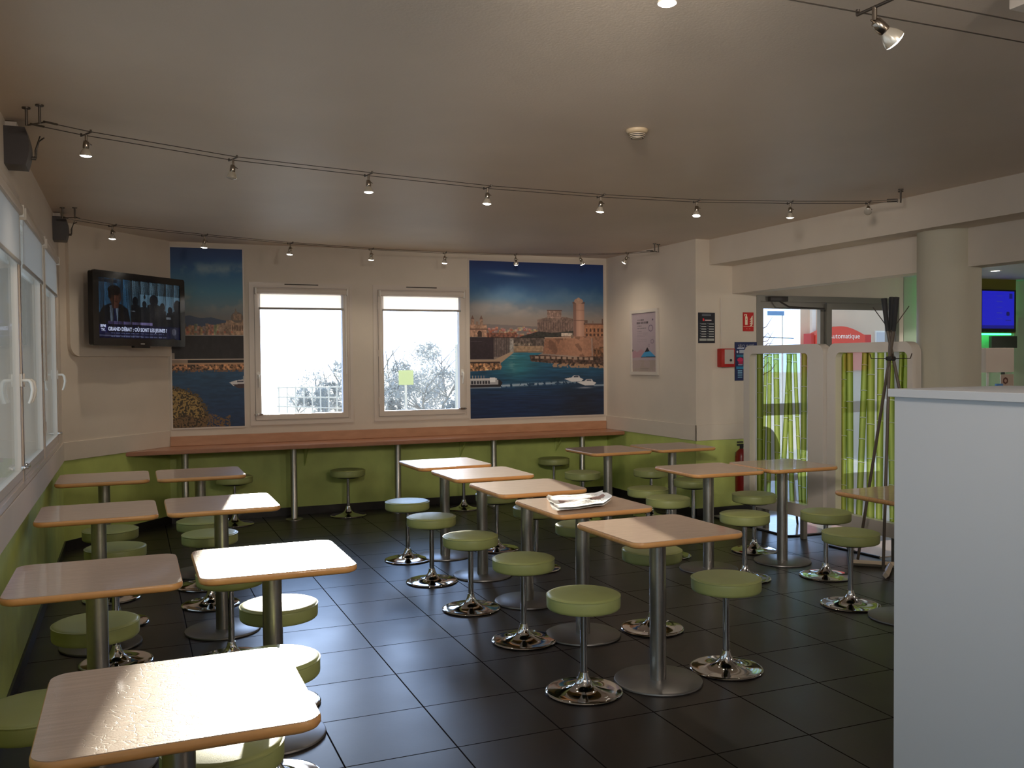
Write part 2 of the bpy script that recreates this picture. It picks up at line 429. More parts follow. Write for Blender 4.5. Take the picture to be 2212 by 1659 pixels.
LZ0, LZ1 = .935, 2.42
W1 = (1.115, 2.105, .95, 2.335); W2 = (2.375, 3.385, .95, 2.335)
bm = newbm(); wall_boxes(bm, ML, -3.0, 8.45, CZ, .18, [(a, b, LZ0, LZ1) for a, b in LWIN]+[(-2.7, 1.2, .05, 2.45)]); struct('wall_left', bm, None, mats=[M_wallL, M_green])
bm = newbm(); wall_boxes(bm, MB, -.7, 5.32, CZ, .18, [W1, W2]); struct('wall_back', bm, None, mats=[M_wall, M_green])
bm = newbm(); wall_boxes(bm, MD, -.05, DL+.02, CZ, .10); struct('wall_corner', bm, None, mats=[M_wall, M_green])
bm = newbm(); wall_boxes(bm, MR, 0, 9.45-7.62, CZ, .20); struct('wall_right', bm, None, mats=[M_wall, M_green])
bm = newbm(); wall_boxes(bm, ME, 5.32, 5.845, CZ, .18); wall_boxes(bm, ME, 5.845, 10.3, CZ, .18, [(5.845, 7.735, 0, 2.19)], green=False)
struct('wall_entrance', bm, None, mats=[M_wall, M_green])
bm = newbm(); box(bm, -.72, 10.3, -3.2, -3.0, 0, CZ); struct('wall_rear', bm, M_wall)
bm = newbm(); box(bm, 10.2, 10.4, -3.0, 7.62, 0, CZ); struct('wall_service', bm, M_wall)
bm = newbm(); box(bm, -.72, 10.4, -3.2, 9.63, -.12, 0); struct('floor', bm, M_floor)
bm = newbm(); box(bm, -.72, 5.30, -3.2, 9.63, CZ, CZ+.12); struct('ceiling', bm, M_ceil)
bm = newbm(); box(bm, 5.60, 10.4, -3.2, 7.62, LZ, CZ+.12); struct('ceiling_entrance', bm, mat('grey_white_ceiling', (.50, .47, .50, 1), .6))
bm = newbm(); box(bm, 5.28, 5.552, -3.0, 7.62, 2.480, CZ+.1); box(bm, 5.55, 5.72, -3.0, 7.62, 2.203, CZ+.1); struct('beam', bm, M_wall)
# round column half sunk in the beam
bm = newbm(); lathe(bm, [(0, 0), (.218, 0), (.218, 2.482), (0, 2.482)], 64, (5.60, 5.04, 0)); struct('column', bm, mat('column_plaster', (.52, .485, .385, 1), .7, bump=.3, bscale=120), smooth=40)
# skirtings and the raised band above the green paint
def strip(name, M, u0, u1, z0, z1, t, m, kind=True):
    bm = newbm(); box(bm, u0, u1, z0, z1, 0, t, M=M); return struct(name, bm, m)
for nm, M, a, b in (('left', ML, -3, 8.45), ('back', MB, .33, 5.12), ('corner', MD, 0, DL), ('right', MR, 0, 1.83), ('entrance', ME, 5.12, 5.84)):
    strip('baseboard_'+nm, M, a, b, 0, SK, .012, M_black)
n = 1
for M, a, b in ((ML, -3, 8.44), (MD, 0.0, DL), (MR, 0, 1.842), (ME, 5.108, 5.80)):
    bm = newbm(); box(bm, a, b, GZ, .905, 0, .012, bev=.003, M=M)
    struct('trim_%d' % n, bm, M_wall); n += 1
# rounded cream panel behind the television, from ceiling down
bm = newbm(); Mp = MD @ Matrix.Translation(((.07+DL)/2, (1.62+2.73)/2, 0))
prism(bm, rrect(DL-.07, 1.11, [0, 0, .11, .02]), 0, .035, Mp); struct('trim_%d' % n, bm, M_wall, smooth=30); n += 1

# ------------------------------------------------------------------ windows
def make_window(name, M, w, h, handle='L', catch=True, sash_w=.055, proud=.012, pz=-.040):
    """M at the lower left corner of the opening on the wall face"""
    root = empty(name); root['kind'] = 'structure'; root['label'] = 'white framed window'
    C = M @ Matrix.Translation((w/2, h/2, 0))
    def ring(nm, ow, oh, iw, ih, z0, z1, m=M_pvc, r=.004):
        bm = newbm(); ringprism(bm, rrect(ow, oh, r, 3), rrect(iw, ih, r, 3), z0, z1, C); return obj(nm, bm, m, root, smooth=30)
    ring('window_trim', w+.05, h+.05, w-.01, h-.01, 0, .010)
    ring('window_frame', w, h, w-.05, h-.05, -.09, .004)
    ring('seal', w-.05, h-.05, w-.056, h-.056, -.010, .002, M_dark, .002)
    ring('outer_seal', w-.05, h-.05, w-.056, h-.056, -.088, -.012, M_pvc, .002)
    sw, sh = w-.056, h-.056
    ring('sash', sw, sh, sw-2*sash_w, sh-2*sash_w, -.06, proud)
    bm = newbm(); box(bm, -(sw/2-sash_w)-.004, sw/2-sash_w+.004, -(sh/2-sash_w)-.004, sh/2-sash_w+.004, pz, pz+.006, M=C); obj('pane', bm, M_glass, root)
    s = -1 if handle == 'L' else 1
    hx = s*(sw/2-sash_w/2); hz = -.19*h/1.4+.0
    hz = (1.49-.95) - h/2 if h > 1.42 else (1.43-.95)-h/2
    bm = newbm(); prism(bm, rrect(.028, .07, .008, 3), proud, proud+.010, C @ Matrix.Translation((hx, hz, 0)))
    tube(bm, [C @ Vector((hx, hz, proud)), C @ Vector((hx, hz, proud+.04)), C @ Vector((hx, hz-.012, proud+.052)), C @ Vector((hx-s*.004, hz-.05, proud+.058)),
              C @ Vector((hx-s*.004, hz-.09, proud+.052)), C @ Vector((hx-s*.004, hz-.12, proud+.040))], [.009, .009, .010, .0095, .009, .008], 10)
    o = obj('window_handle', bm, M_pvc2, root, smooth=40)
    for k in (-.36, 0, .36):
        bm = newbm(); tube(bm, [C @ Vector((-s*(sw/2+.003), k*h-.035, proud+.004)), C @ Vector((-s*(sw/2+.003), k*h+.035, proud+.004))], .006, 8); obj('hinge', bm, M_pvc, root, smooth=40)
    if catch:
        bm = newbm()
        box(bm, hx-.03, hx+.035, -h/2+.075, -h/2+.095, proud, proud+.014, bev=.003, M=C)
        tube(bm, [C @ Vector((s*(w/2-.03), -h/2+.085, .0)), C @ Vector((s*(w/2-.03), -h/2+.085, .035))], .010, 10)
        tube(bm, [C @ Vector((hx-.045, -h/2+.085, proud+.012)), C @ Vector((hx+.045, -h/2+.085, proud+.012))], .005, 8)
        obj('safety_catch', bm, M_chrome, root, smooth=40)
    return root, C, sw, sh, s
def make_blind(C, sw, sh, drop, label, group, z=.016, chain=1, dep=.045):
    t = thing('roller_blind', label, 'blind', group=group)
    bm = newbm(); box(bm, -sw/2+.012, sw/2-.012, sh/2-.062, sh/2-.012, z, z+dep, bev=.010, M=C); obj('cassette', bm, M_pvc, t, smooth=40)
    for s in (-1, 1):
        bm = newbm(); prism(bm, rrect(.012, .064, .004, 3), z, z+dep+.004, C @ Matrix.Translation((s*(sw/2-.010), sh/2-.038, 0))); obj('end_cap', bm, M_pvc2, t)
    bm = newbm(); box(bm, -sw/2+.045, sw/2-.045, sh/2-drop, sh/2-.055, z+.012, z+.0135, M=C); obj('blind_fabric', bm, M_blind, t)
    bm = newbm(); box(bm, -sw/2+.040, sw/2-.040, sh/2-drop-.022, sh/2-drop, z+.006, z+.018, bev=.004, M=C); obj('bottom_bar', bm, M_bar, t, smooth=40)
    bm = newbm(); xx = chain*(sw/2-.025)
    tube(bm, [C @ Vector((xx, sh/2-.05, z+.01)), C @ Vector((xx, -sh*.16, z+.01))], .003, 6)
    tube(bm, [C @ Vector((xx+chain*.006, sh/2-.05, z+.016)), C @ Vector((xx+chain*.006, -sh*.16, z+.016))], .003, 6)
    obj('pull_chain', bm, M_pvc2, t, smooth=40)
    return t
def wl(M, u, z): return M @ Matrix.Translation((u, z, 0))
for i, (W, hd, lb) in enumerate(((W1, 'L', 'white roller blind pulled a little way down on the left window of the back wall'),
                                 (W2, 'R', 'white roller blind pulled a little way down on the right window of the back wall'))):
    r, C, sw, sh, s = make_window('window_%d' % (i+1), wl(MB, W[0], W[2]), W[1]-W[0], W[3]-W[2], hd)
    make_blind(C, sw, sh, .20, lb, 'roller blinds on the back windows', chain=-s)
    bm = newbm(); box(bm, -.17, .17, sh/2+.030, sh/2+.040, .004, .012, M=C); o = obj('air_vent', bm, M_dark, r)
for i, (a, b) in enumerate(LWIN):
    r, C, sw, sh, s = make_window('window_%d' % (i+3), wl(ML, a, LZ0), b-a, LZ1-LZ0, 'R' if i != 3 else 'L', sash_w=.045, proud=.005, pz=-.016)
    if i >= 2: make_blind(C, sw, sh, .30, ['white roller blind on the side window nearest the camera', 'white roller blind on the middle side window',
               'white roller blind on the side window nearest the television'][i-2], 'roller blinds on the left side windows', z=.006, chain=-s, dep=.030)

t = empty('window_8'); t['kind'] = 'structure'      # unseen glazed opening, added for cool side light on the divider
bm = newbm(); ringprism(bm, rrect(3.9, 2.40, .004, 2), rrect(3.78, 2.28, .004, 2), -.10, .01, ML @ Matrix.Translation((-.75, 1.25, 0))); obj('window_frame', bm, M_pvc, t)
bm = newbm(); box(bm, -2.65, 1.15, .1, 2.4, -.05, -.044, M=ML); obj('pane', bm, M_glass, t)
# ------------------------------------------------------------------ entrance doors
def make_door_leaf(name, x0, x1, hinge):
    t = empty(name); t['kind'] = 'structure'; t['label'] = 'grey aluminium glazed entrance door leaf'
    C = ME @ Matrix.Translation(((x0+x1)/2, 2.14/2+.0, -.05)); w = x1-x0; h = 2.13
    bm = newbm(); ringprism(bm, rrect(w, h, .002, 2), rrect(w-.13, h-.14, .004, 2), -.025, .025, C); obj('leaf_frame', bm, M_alu, t)
    bm = newbm(); box(bm, -w/2+.06, w/2-.06, -h/2+.065, h/2-.065, -.004, .004, M=C); obj('pane', bm, M_glass, t)
    bm = newbm(); box(bm, -w/2+.05, w/2-.05, -.10, .02, -.022, .022, M=C); obj('middle_rail', bm, M_alu, t)
    s = -1 if hinge == 'R' else 1
    bm = newbm(); px = s*(w/2-.045)
    tube(bm, [C @ Vector((px, -.3, .025)), C @ Vector((px, -.3, .06)), C @ Vector((px, .25, .06)), C @ Vector((px, .25, .025))], .011, 10); obj('pull_handle', bm, M_steel, t, smooth=40)
    return t, C, w, h
d1, C1, w1, h1 = make_door_leaf('door_1', 5.885, 6.745, 'L')
d2, C2, w2, h2 = make_door_leaf('door_2', 6.765, 7.675, 'R')
bm = newbm()
ringprism(bm, rrect(1.89, 2.24, .002, 2), rrect(1.80, 2.12, .002, 2), -.12, .006, ME @ Matrix.Translation((6.79, 1.075, 0)))
struct('door_frame', bm, M_alu)
bm = newbm(); box(bm, 6.735, 6.80, 0.01, 2.12, -.03, .012, M=ME); struct('trim_door_mullion', bm, M_alu)
# closer with its long arm at the head of the left leaf
bm = newbm(); box(bm, 5.98, 6.20, 2.135, 2.185, .006, .055, bev=.006, M=ME); o = obj('door_closer', bm, M_dgrey, d1, smooth=40)
bm = newbm(); tube(bm, [ME @ Vector((6.10, 2.13, .05)), ME @ Vector((6.18, 2.075, .09)), ME @ Vector((6.66, 2.065, .06)), ME @ Vector((6.72, 2.05, .0))], .009, 8); obj('closer_arm', bm, M_dark, d1, smooth=40)
# entrance floor: pale polished pads with a black edging
for nm, x0, x1, y0, y1 in (('threshold_pad', 5.25, 7.7, 6.42, 7.60), ('threshold_pad', 5.66, 7.7, 4.70, 5.93)):
    pass
bm = newbm(); prism(bm, [(5.245, 7.595), (5.245, 6.47), (5.26, 6.43), (5.30, 6.415), (7.8, 6.36), (7.8, 7.595)], 0, .006); struct('floor_entrance', bm, M_mat)
bm = newbm(); tube(bm, [(5.242, 7.59, .008), (5.242, 6.46, .008), (5.262, 6.42, .008), (5.31, 6.405, .008), (7.8, 6.35, .008)], .009, 8); struct('trim_%d' % n, bm, M_black, smooth=40); n += 1
bm = newbm(); prism(bm, [(5.30, 5.93), (5.335, 5.45), (7.8, 5.45), (7.8, 5.93)], 0, .006); struct('floor_lobby', bm, mat('pink_grey_lobby_floor', (.32, .25, .23, 1), .25))
bm = newbm(); tube(bm, [(5.292, 5.95, .008), (5.335, 5.44, .008)], .009, 8); struct('trim_%d' % n, bm, M_black, smooth=40); n += 1

# ------------------------------------------------------------------ bamboo screens
def bamboo_screen(label, y_far, y_near, stiles, stalks, legs):
    t = thing('bamboo_screen', label, 'screen', (5.29, (y_far+y_near)/2, 0), group=None)
    w = y_far-y_near; zb, zt = .19, 1.675
    M = frame_mat((0, 0, 0), (0, -1, 0))      # local x = toward the camera side, z = toward the dining room
    C = M @ Matrix.Translation((0, (zb+zt)/2, 0)); h = zt-zb
    sl, sr = stiles; top, bot = .075, .11
    ow = rrect(w, h, [.09, .09, .03, .03], 8)
    iw = [(x*1.0+(sl-sr)/2, y+(bot-top)/2) for x, y in rrect(w-sl-sr, h-top-bot, [.045, .045, .01, .01], 8)]
    bm = newbm(); ringprism(bm, ow, iw, -.085, .0, C); obj('screen_frame', bm, M_white, t, smooth=30)
    gw, gh = w-sl-sr, h-top-bot; G = C @ Matrix.Translation(((sl-sr)/2, (bot-top)/2, -.065))
    bm = newbm(); box(bm, -gw/2-.01, gw/2+.01, -gh/2-.01, gh/2+.01, -.003, .003, M=G); obj('glass_panel', bm, glass_mat('printed_glass', (.95, .97, .98, 1), milk=.30, milkcol=(.92, .95, 1, 1)), t)
    bm = newbm(); uvl = bm.loops.layers.uv.new('UVMap')
    for u, wd, lean, seed in stalks:
        rnd = random.Random(seed); z = -gh/2-rnd.random()*.15; 
        while z < gh/2:
            L_ = .17+.12*rnd.random(); z2 = min(z+L_, gh/2)
            za = max(z, -gh/2)
            if z2 > za:
                def cx(zz): return u*gw+lean*zz
                nd = .0035
                pts = [(cx(za)-wd/2-.002, za), (cx(za)+wd/2+.002, za), (cx(za)+wd/2, za+nd*2), (cx(z2)+wd/2, z2-nd*2), (cx(z2)+wd/2+.003, z2-nd), (cx(z2)-wd/2-.003, z2-nd), (cx(z2)-wd/2, z2-nd*2), (cx(za)-wd/2, za+nd*2)]
                pts = [(max(-gw/2, min(gw/2, x)), y) for x, y in pts]
                vv = [bm.verts.new(G @ Vector((x, y, .0042))) for x, y in pts]
                try: f = bm.faces.new(vv)
                except ValueError: z = z2; continue
                uu = [0, 1, 1, 1, 1.0, 0, 0, 0]
                for lp, q, (x, y) in zip(f.loops, uu, pts): lp[uvl].uv = (q, (y-za)/max(z2-za, .01))
                # pale ring at the node
                vv = [bm.verts.new(G @ Vector((max(-gw/2, min(gw/2, x)), y, .0048))) for x, y in ((cx(z2)-wd/2-.004, z2-.009), (cx(z2)+wd/2+.004, z2-.009), (cx(z2)+wd/2+.004, z2-.003), (cx(z2)-wd/2-.004, z2-.003))]
                f = bm.faces.new(vv); f.material_index = 1
            z = z2
    obj('bamboo_print', bm, None, t, mats=[M_bamboo, M_node])
    for u in legs:
        bm = newbm(); box(bm, .02, .06, u-.022, u+.022, 0, .195); obj('leg', bm, M_alu, t)
    return t
def bamboo_mat(name, c0, c1):
    m = bpy.data.materials.new(name); m.use_nodes = True; nt = m.node_tree; N = nt.nodes; L = nt.links
    N.remove(N['Principled BSDF'])
    uv = N.new('ShaderNodeUVMap'); sp = N.new('ShaderNodeSeparateXYZ'); L.new(uv.outputs[0], sp.inputs[0])
    cr = N.new('ShaderNodeValToRGB'); e = cr.color_ramp.elements
    e[0].position = 0; e[0].color = c0; e[1].position = 1; e[1].color = c0
    q = cr.color_ramp.elements.new(.42); q.color = c1
    L.new(sp.outputs['X'], cr.inputs['Fac'])
    tl = N.new('ShaderNodeBsdfTranslucent'); df = N.new('ShaderNodeBsdfDiffuse'); tr = N.new('ShaderNodeBsdfTransparent')
    L.new(cr.outputs['Color'], tl.inputs['Color']); L.new(cr.outputs['Color'], df.inputs['Color']); L.new(cr.outputs['Color'], tr.inputs['Color'])
    a = N.new('ShaderNodeMixShader'); a.inputs['Fac'].default_value = .25; L.new(tl.outputs[0], a.inputs[1]); L.new(df.outputs[0], a.inputs[2])
    b = N.new('ShaderNodeMixShader'); b.inputs['Fac'].default_value = .62; L.new(a.outputs[0], b.inputs[1]); L.new(tr.outputs[0], b.inputs[2])
    L.new(b.outputs[0], N['Material Output'].inputs['Surface']); return m
M_bamboo = bamboo_mat('printed_bamboo', (.20, .28, .012, 1), (.80, .88, .24, 1))
M_node = bamboo_mat('printed_bamboo_node', (.60, .62, .22, 1), (.85, .85, .50, 1))
s1 = [(-.41, .085, .0, 1), (-.24, .062, .015, 2), (-.10, .080, -.02, 3), (.05, .07, .085, 4), (.13, .065, -.03, 5), (.25, .05, -.06, 6), (.35, .07, .01, 7), (.45, .05, .03, 8), (-.33, .045, .04, 9)]
bamboo_screen('white rounded screen with printed bamboo glass, the one beside the blue poster', 7.09, 6.02, (.09, .19), s1, (-.25, .26))
s2 = [(-.37, .075, -.01, 11), (-.19, .07, .05, 12), (-.07, .085, .0, 13), (.06, .07, .01, 14), (.22, .075, -.03, 15), (.31, .05, .05, 16), (.40, .08, .0, 17), (-.46, .06, .0, 18)]
bamboo_screen('white rounded screen with printed bamboo glass, the one next to the round column', 5.975, 5.08, (.10, .05), s2, (-.25, .22))

# ------------------------------------------------------------------ bar along the back wall
t = thing('wall_counter', 'long reddish wooden counter running under the back wall windows', 'counter', (2.5, 9.2, 0))
def rel(o, root):
    o.location = -Vector(root.location); return o
bm = newbm(); prism(bm, [(-.068, 9.0), (5.10, 9.0), (5.112, 9.44), (.318, 9.44)], .712, .75)
bmesh.ops.bevel(bm, geom=[e for e in bm.edges if abs(e.verts[0].co.z-e.verts[1].co.z) < 1e-6 and e.verts[0].co.y < 9.1 and e.verts[1].co.y < 9.1], offset=.006, segments=2, affect='EDGES')
rel(obj('counter_top', bm, M_bartop, t), t)
bm = newbm(); box(bm, .335, 5.10, 9.425, 9.447, .7505, .845, bev=.003); rel(obj('upstand', bm, M_splash, t), t)
for x in (.452, 1.464, 2.524, 3.587, 4.652):
    bm = newbm(); lathe(bm, [(0, 0), (.085, 0), (.085, .008), (.075, .012), (.036, .013), (.032, .02), (.032, .712), (0, .712)], 32, (x, 9.17, 0)); rel(obj('counter_leg', bm, M_steel, t, smooth=40), t)
for x in (1.62, 3.30, 4.45):
    bm = newbm(); tube(bm, [(x, 9.44, .50), (x, 9.44, .66), (x, 9.34, .705)], .008, 8); tube(bm, [(x, 9.44, .52), (x, 9.25, .705)], .007, 8); rel(obj('wall_bracket', bm, M_green, t, smooth=40), t)
# ------------------------------------------------------------------ tables
TW, TD = .605, .590
def make_table():
    t = empty('cafe_table')
    bm = newbm(); r_ = .055
    lay = [(.718, .012), (.7225, .004), (.729, 0), (.740, 0), (.7455, .003)]
    rings = [[(x, y) for x, y in rrect(TW-2*i, TD-2*i, r_-i*.5, 8)] for _, i in lay]
    V = [[bm.verts.new((x, y, z)) for x, y in rg] for rg, (z, _) in zip(rings, lay)]
    k = len(V[0]); bm.faces.new(V[0][::-1])
    for a, b in zip(V, V[1:]):
        for i in range(k): bm.faces.new((a[i], a[(i+1) % k], b[(i+1) % k], b[i]))
    bm.faces.new(V[-1])
    o = obj('edge_band', bm, M_edge, t, smooth=50)
    bm = newbm(); a = rrect(TW-.008, TD-.008, r_-.004, 8); b = rrect(TW-.028, TD-.028, r_-.012, 8)
    prism(bm, a, .744, .7478); o2 = obj('tabletop', bm, M_top, t, smooth=30)
    bm = newbm(); prism(bm, rrect(.24, .24, .02, 3), .711, .718); obj('mounting_plate', bm, M_black, t)
    bm = newbm(); lathe(bm, [(.0, .012), (.0395, .012), (.0395, .712), (0, .712)], 40); obj('post', bm, M_steel, t, smooth=40)
    bm = newbm(); lathe(bm, [(0, 0), (.212, 0), (.214, .004), (.212, .010), (.206, .013), (0, .0135)], 72); obj('base_disc', bm, M_plate, t, smooth=30)
    return t
tproto = make_table()
TABLES = [
 # x, y, rot deg, label, group
 (2.332, 3.80, 1.5, 'square beech table nearest the camera in the middle row of five, half in sun', 'middle row of beech tables'),
 (2.337, 4.610, .7, 'square beech table with the open newspaper lying on it', 'middle row of beech tables'),
 (2.341, 5.405, .6, 'square beech table just behind the newspaper table, third of the middle row', 'middle row of beech tables'),
 (2.330, 6.198, .6, 'square beech table fourth in the middle row, its left corner shining white', 'middle row of beech tables'),
 (2.293, 6.945, 1.5, 'square beech table farthest back in the middle row, its left half shining white', 'middle row of beech tables'),
 (.091, 2.369, 0, 'large-looking scratched beech table in the near left corner of the photo', 'left beech tables'),
 (.524, 3.885, 0, 'square beech table glaring white in the sun beside the aisle, second from the camera', 'left beech tables'),
 (.467, 5.553, 0, 'square beech table at the aisle with its right end shining white, third from the camera', 'left beech tables'),
 (.455, 7.137, 0, 'farthest back square beech table on the aisle side of the left pairs', 'left beech tables'),
 (-.139, 3.868, 0, 'square beech table against the green window wall, nearest the camera of the three there', 'left beech tables'),
 (-.183, 5.539, .5, 'square beech table against the green window wall, middle of the three there', 'left beech tables'),
 (-.196, 7.155, 0, 'square beech table against the green window wall, farthest of the three below the television', 'left beech tables'),
 (3.962, 7.300, 1, 'back left table of the four between the framed poster and the bamboo screens', 'right beech tables'),
 (4.640, 7.300, 0, 'back right table of the four, closest to the corner with the safety signs', 'right beech tables'),
 (3.931, 5.693, -.9, 'front left table of the four on the right, aisle side', 'right beech tables'),
 (4.585, 5.666, -1, 'front right table of the four on the right, reflecting the green bamboo screen', 'right beech tables'),
 (4.250, 4.125, 0, 'beech table partly hidden by the white divider at the right', 'right beech tables'),
]
for i, (x, y, r, lb, g) in enumerate(TABLES):
    o = tproto if i == 0 else copy_tree(tproto)
    o.location = (x, y, 0); o.rotation_euler = (0, 0, math.radians(r)); tag(o, lb, 'table', g)

# ------------------------------------------------------------------ stools
def make_stool():
    t = empty('stool')
    bm = newbm(); R_ = .173
    lathe(bm, [(0, .399), (.150, .399), (R_-.006, .401), (R_-.001, .407), (R_, .415), (R_, .452), (R_-.002, .460), (R_-.008, .4655), (R_-.02, .468), (0, .470)], 64)
    seat = obj('seat', bm, M_seat, t, smooth=35)
    bm = newbm(); lathe(bm, [(R_-.003, .4565), (R_+.0015, .458), (R_+.0015, .461), (R_-.004, .4625)], 64); obj('seam', bm, M_seat, seat, smooth=60)
    bm = newbm(); lathe(bm, [(0, .385), (.11, .385), (.12, .392), (.12, .3995), (0, .3995)], 32); obj('seat_plate', bm, M_dgrey, t, smooth=40)
    bm = newbm(); lathe(bm, [(.0165, .07), (.0165, .386), (0, .386)], 24); obj('post', bm, M_chrome, t, smooth=40)
    bm = newbm(); lathe(bm, [(0, 0), (.176, 0), (.181, .003), (.182, .007), (.178, .0115), (.170, .0125), (.150, .0125), (.11, .016), (.080, .022), (.058, .031),
                             (.043, .043), (.033, .058), (.026, .074), (.022, .090), (.0205, .096), (.0165, .097)], 72); obj('base', bm, M_chrome, t, smooth=50)
    return t
sproto = make_stool()
STOOLS = [
 (1.937, 3.815, 'green round stool just left of the nearest middle table, lowest of the aisle line'),
 (2.735, 3.810, 'green round stool standing in full view right of the nearest middle table'),
 (2.757, 4.555, 'green round stool seen behind the thick post of the nearest middle table'),
 (1.990, 4.650, 'green round stool left of the newspaper table, second in the left line of five'),
 (1.945, 5.385, 'green round stool third in the line of five along the aisle'),
 (1.935, 6.165, 'green round stool fourth in the line of five along the aisle'),
 (1.975, 6.915, 'green round stool farthest in the aisle line, its top shining pale blue'),
 (2.755, 5.450, 'green round stool half hidden by the newspaper table, right of its post'),
 (2.770, 6.225, 'green round stool behind the table post, on the far side of the newspaper table'),
 (2.760, 7.000, 'green round stool mostly hidden by the third middle table, chrome base catching blue light'),
 (4.040, 7.960, 'small-looking green stool by the back left table of the four, against the green wall'),
 (4.030, 6.720, 'green stool in front of the back left table of the four on the right'),
 (4.740, 7.840, 'green stool behind the back right table of the four, touching the green wall in view'),
 (4.690, 7.030, 'green stool partly hidden by the post of the front left table of the four'),
 (3.900, 6.200, 'green stool left of the front left table of the four, seen over the middle table'),
 (4.630, 6.070, 'green stool in front of the left bamboo screen with light on its chrome base'),
 (3.985, 5.330, 'green stool behind the nearest middle table, before the front left table of the four'),
 (4.550, 5.150, 'green stool before the front right table of the four, lit chrome base'),
 (4.155, 4.480, 'green stool closest to the white divider, dark chrome base in full view'),
 (-.147, 6.600, 'dark green stool behind the post of the middle wall side table, the farther of two'),
 (-.107, 5.950, 'shaded green stool under the middle wall side table, the nearer of two'),
 (.440, 6.700, 'pale green stool behind the third aisle table, mostly covered by another stool'),
 (.447, 6.170, 'bluish green stool right behind the post of the third aisle table on the left'),
 (.460, 4.980, 'green stool tucked under the glaring white aisle table, only its underside edge showing'),
 (.600, 4.230, 'green stool with a sun-white top standing behind the second aisle table post'),
 (.463, 3.450, 'green stool with a sun-white top poking out behind the scratched near table'),
 (.225, 2.748, 'green stool under the scratched near table, bright glare on its seat'),
 (-.300, 3.270, 'green stool in deep shade at the left edge of the photo'),
 (-.159, 4.255, 'dark green stool directly behind the post of the nearest wall side table'),
 (-.100, 5.170, 'stool hidden under the nearest wall side table, only its chrome post and base showing'),
 (.892, 9.130, 'green stool at the wall counter left of the free-standing ones, behind the white-ended table'),
 (2.001, 9.170, 'lone green stool standing at the wall counter under the left back window'),
 (3.207, 9.075, 'stool at the wall counter below the right back window, its seat hidden by the tables'),
 (4.325, 9.225, 'green stool at the right end of the wall counter, below the big harbour picture'),
]
for i, (x, y, lb) in enumerate(STOOLS):
    o = sproto if i == 0 else copy_tree(sproto)
    o.location = (x, y, 0); o.rotation_euler = (0, 0, (i*1.37) % 6.28)
    tag(o, lb, 'stool', 'round green stools with chrome bases')

# ------------------------------------------------------------------ divider at the right
t = thing('divider_cabinet', 'tall white divider filling the lower right of the photo', 'cabinet', (2.9, 1.9, 0))
bm = newbm(); box(bm, -.275, .30, -1.4, .705, 0, 1.413); obj('body', bm, M_div, t)
bm = newbm(); box(bm, -.292, .34, -1.4, .722, 1.413, 1.443, bev=.002); obj('cap_board', bm, M_div, t)

# ------------------------------------------------------------------ newspaper
def newspaper():
    t = thing('newspaper', 'open crumpled newspaper lying on the second table of the middle row', 'newspaper')
    A, B, C_, D = Vector((2.235, 4.83, 0)), Vector((2.60, 4.875, 0)), Vector((2.43, 4.44, 0)), Vector((2.045, 4.385, 0))
    A = Vector((2.232, 4.868, 0))
    nx, ny = 34, 30
    for lay, (nm, dz) in enumerate((('under_pages', .0), ('front_page', .010))):
        bm = newbm(); rnd = random.Random(3+lay); grid = []
        for j in range(ny+1):
            row = []
            for i in range(nx+1):
                u, v = i/nx, j/ny
                p = (D*(1-u)+C_*u)*(1-v)+(A*(1-u)+B*u)*v
                if lay: p = p + Vector((.012*math.sin(v*7), .008*math.sin(u*9)-.01, 0))
                z = .7490+dz+.002+.0015*math.sin(u*11+v*5+lay)+.001*math.sin(v*17-u*6)+.013*(1-v)*(1 if lay else .6)
                z += .012*math.exp(-((v-.47)/.06)**2)*(.5+.5*math.sin(u*9+1))*(1 if lay else .3)   # ridge of the fold
                z += .030*max(0, u-.86)/.14*(1-.5*v) + .012*max(0, .08-u)/.08
                z += .010*math.exp(-((u-.55)/.10)**2-((v-.35)/.15)**2)
                z += rnd.uniform(-.0003, .0003)
                z = max(z, .7488+dz*.3)
                row.append(bm.verts.new((p.x, p.y, z)))
            grid.append(row)
        for j in range(ny):
            for i in range(nx):
                f = bm.faces.new((grid[j][i], grid[j][i+1], grid[j+1][i+1], grid[j+1][i]))
                u, v = i/nx, j/ny
                if lay:
                    if .36 < v < .52 and .12 < u < .92: f.material_index = 1 if (i*7+j*3) % 5 and .30 < u < .70 else 2
                    elif .52 < v < .80 and .15 < u < .9 and j % 3 == 0 and (i*5+j) % 7 > 1: f.material_index = 3
                    elif .10 < v < .36 and .10 < u < .9 and j % 3 == 1 and (i*3+j) % 8 > 2: f.material_index = 3
                    elif .82 < v < .93 and .2 < u < .75 and (i+j) % 4: f.material_index = 3
        o = obj(nm, bm, None, t, smooth=80, mats=[M_paper, mat('news_dark', (.06, .035, .03, 1), .8), mat('news_pink', (.34, .22, .20, 1), .8), mat('news_grey', (.45, .44, .43, 1), .8)])
        o.data.materials[0] = M_paper
newspaper()

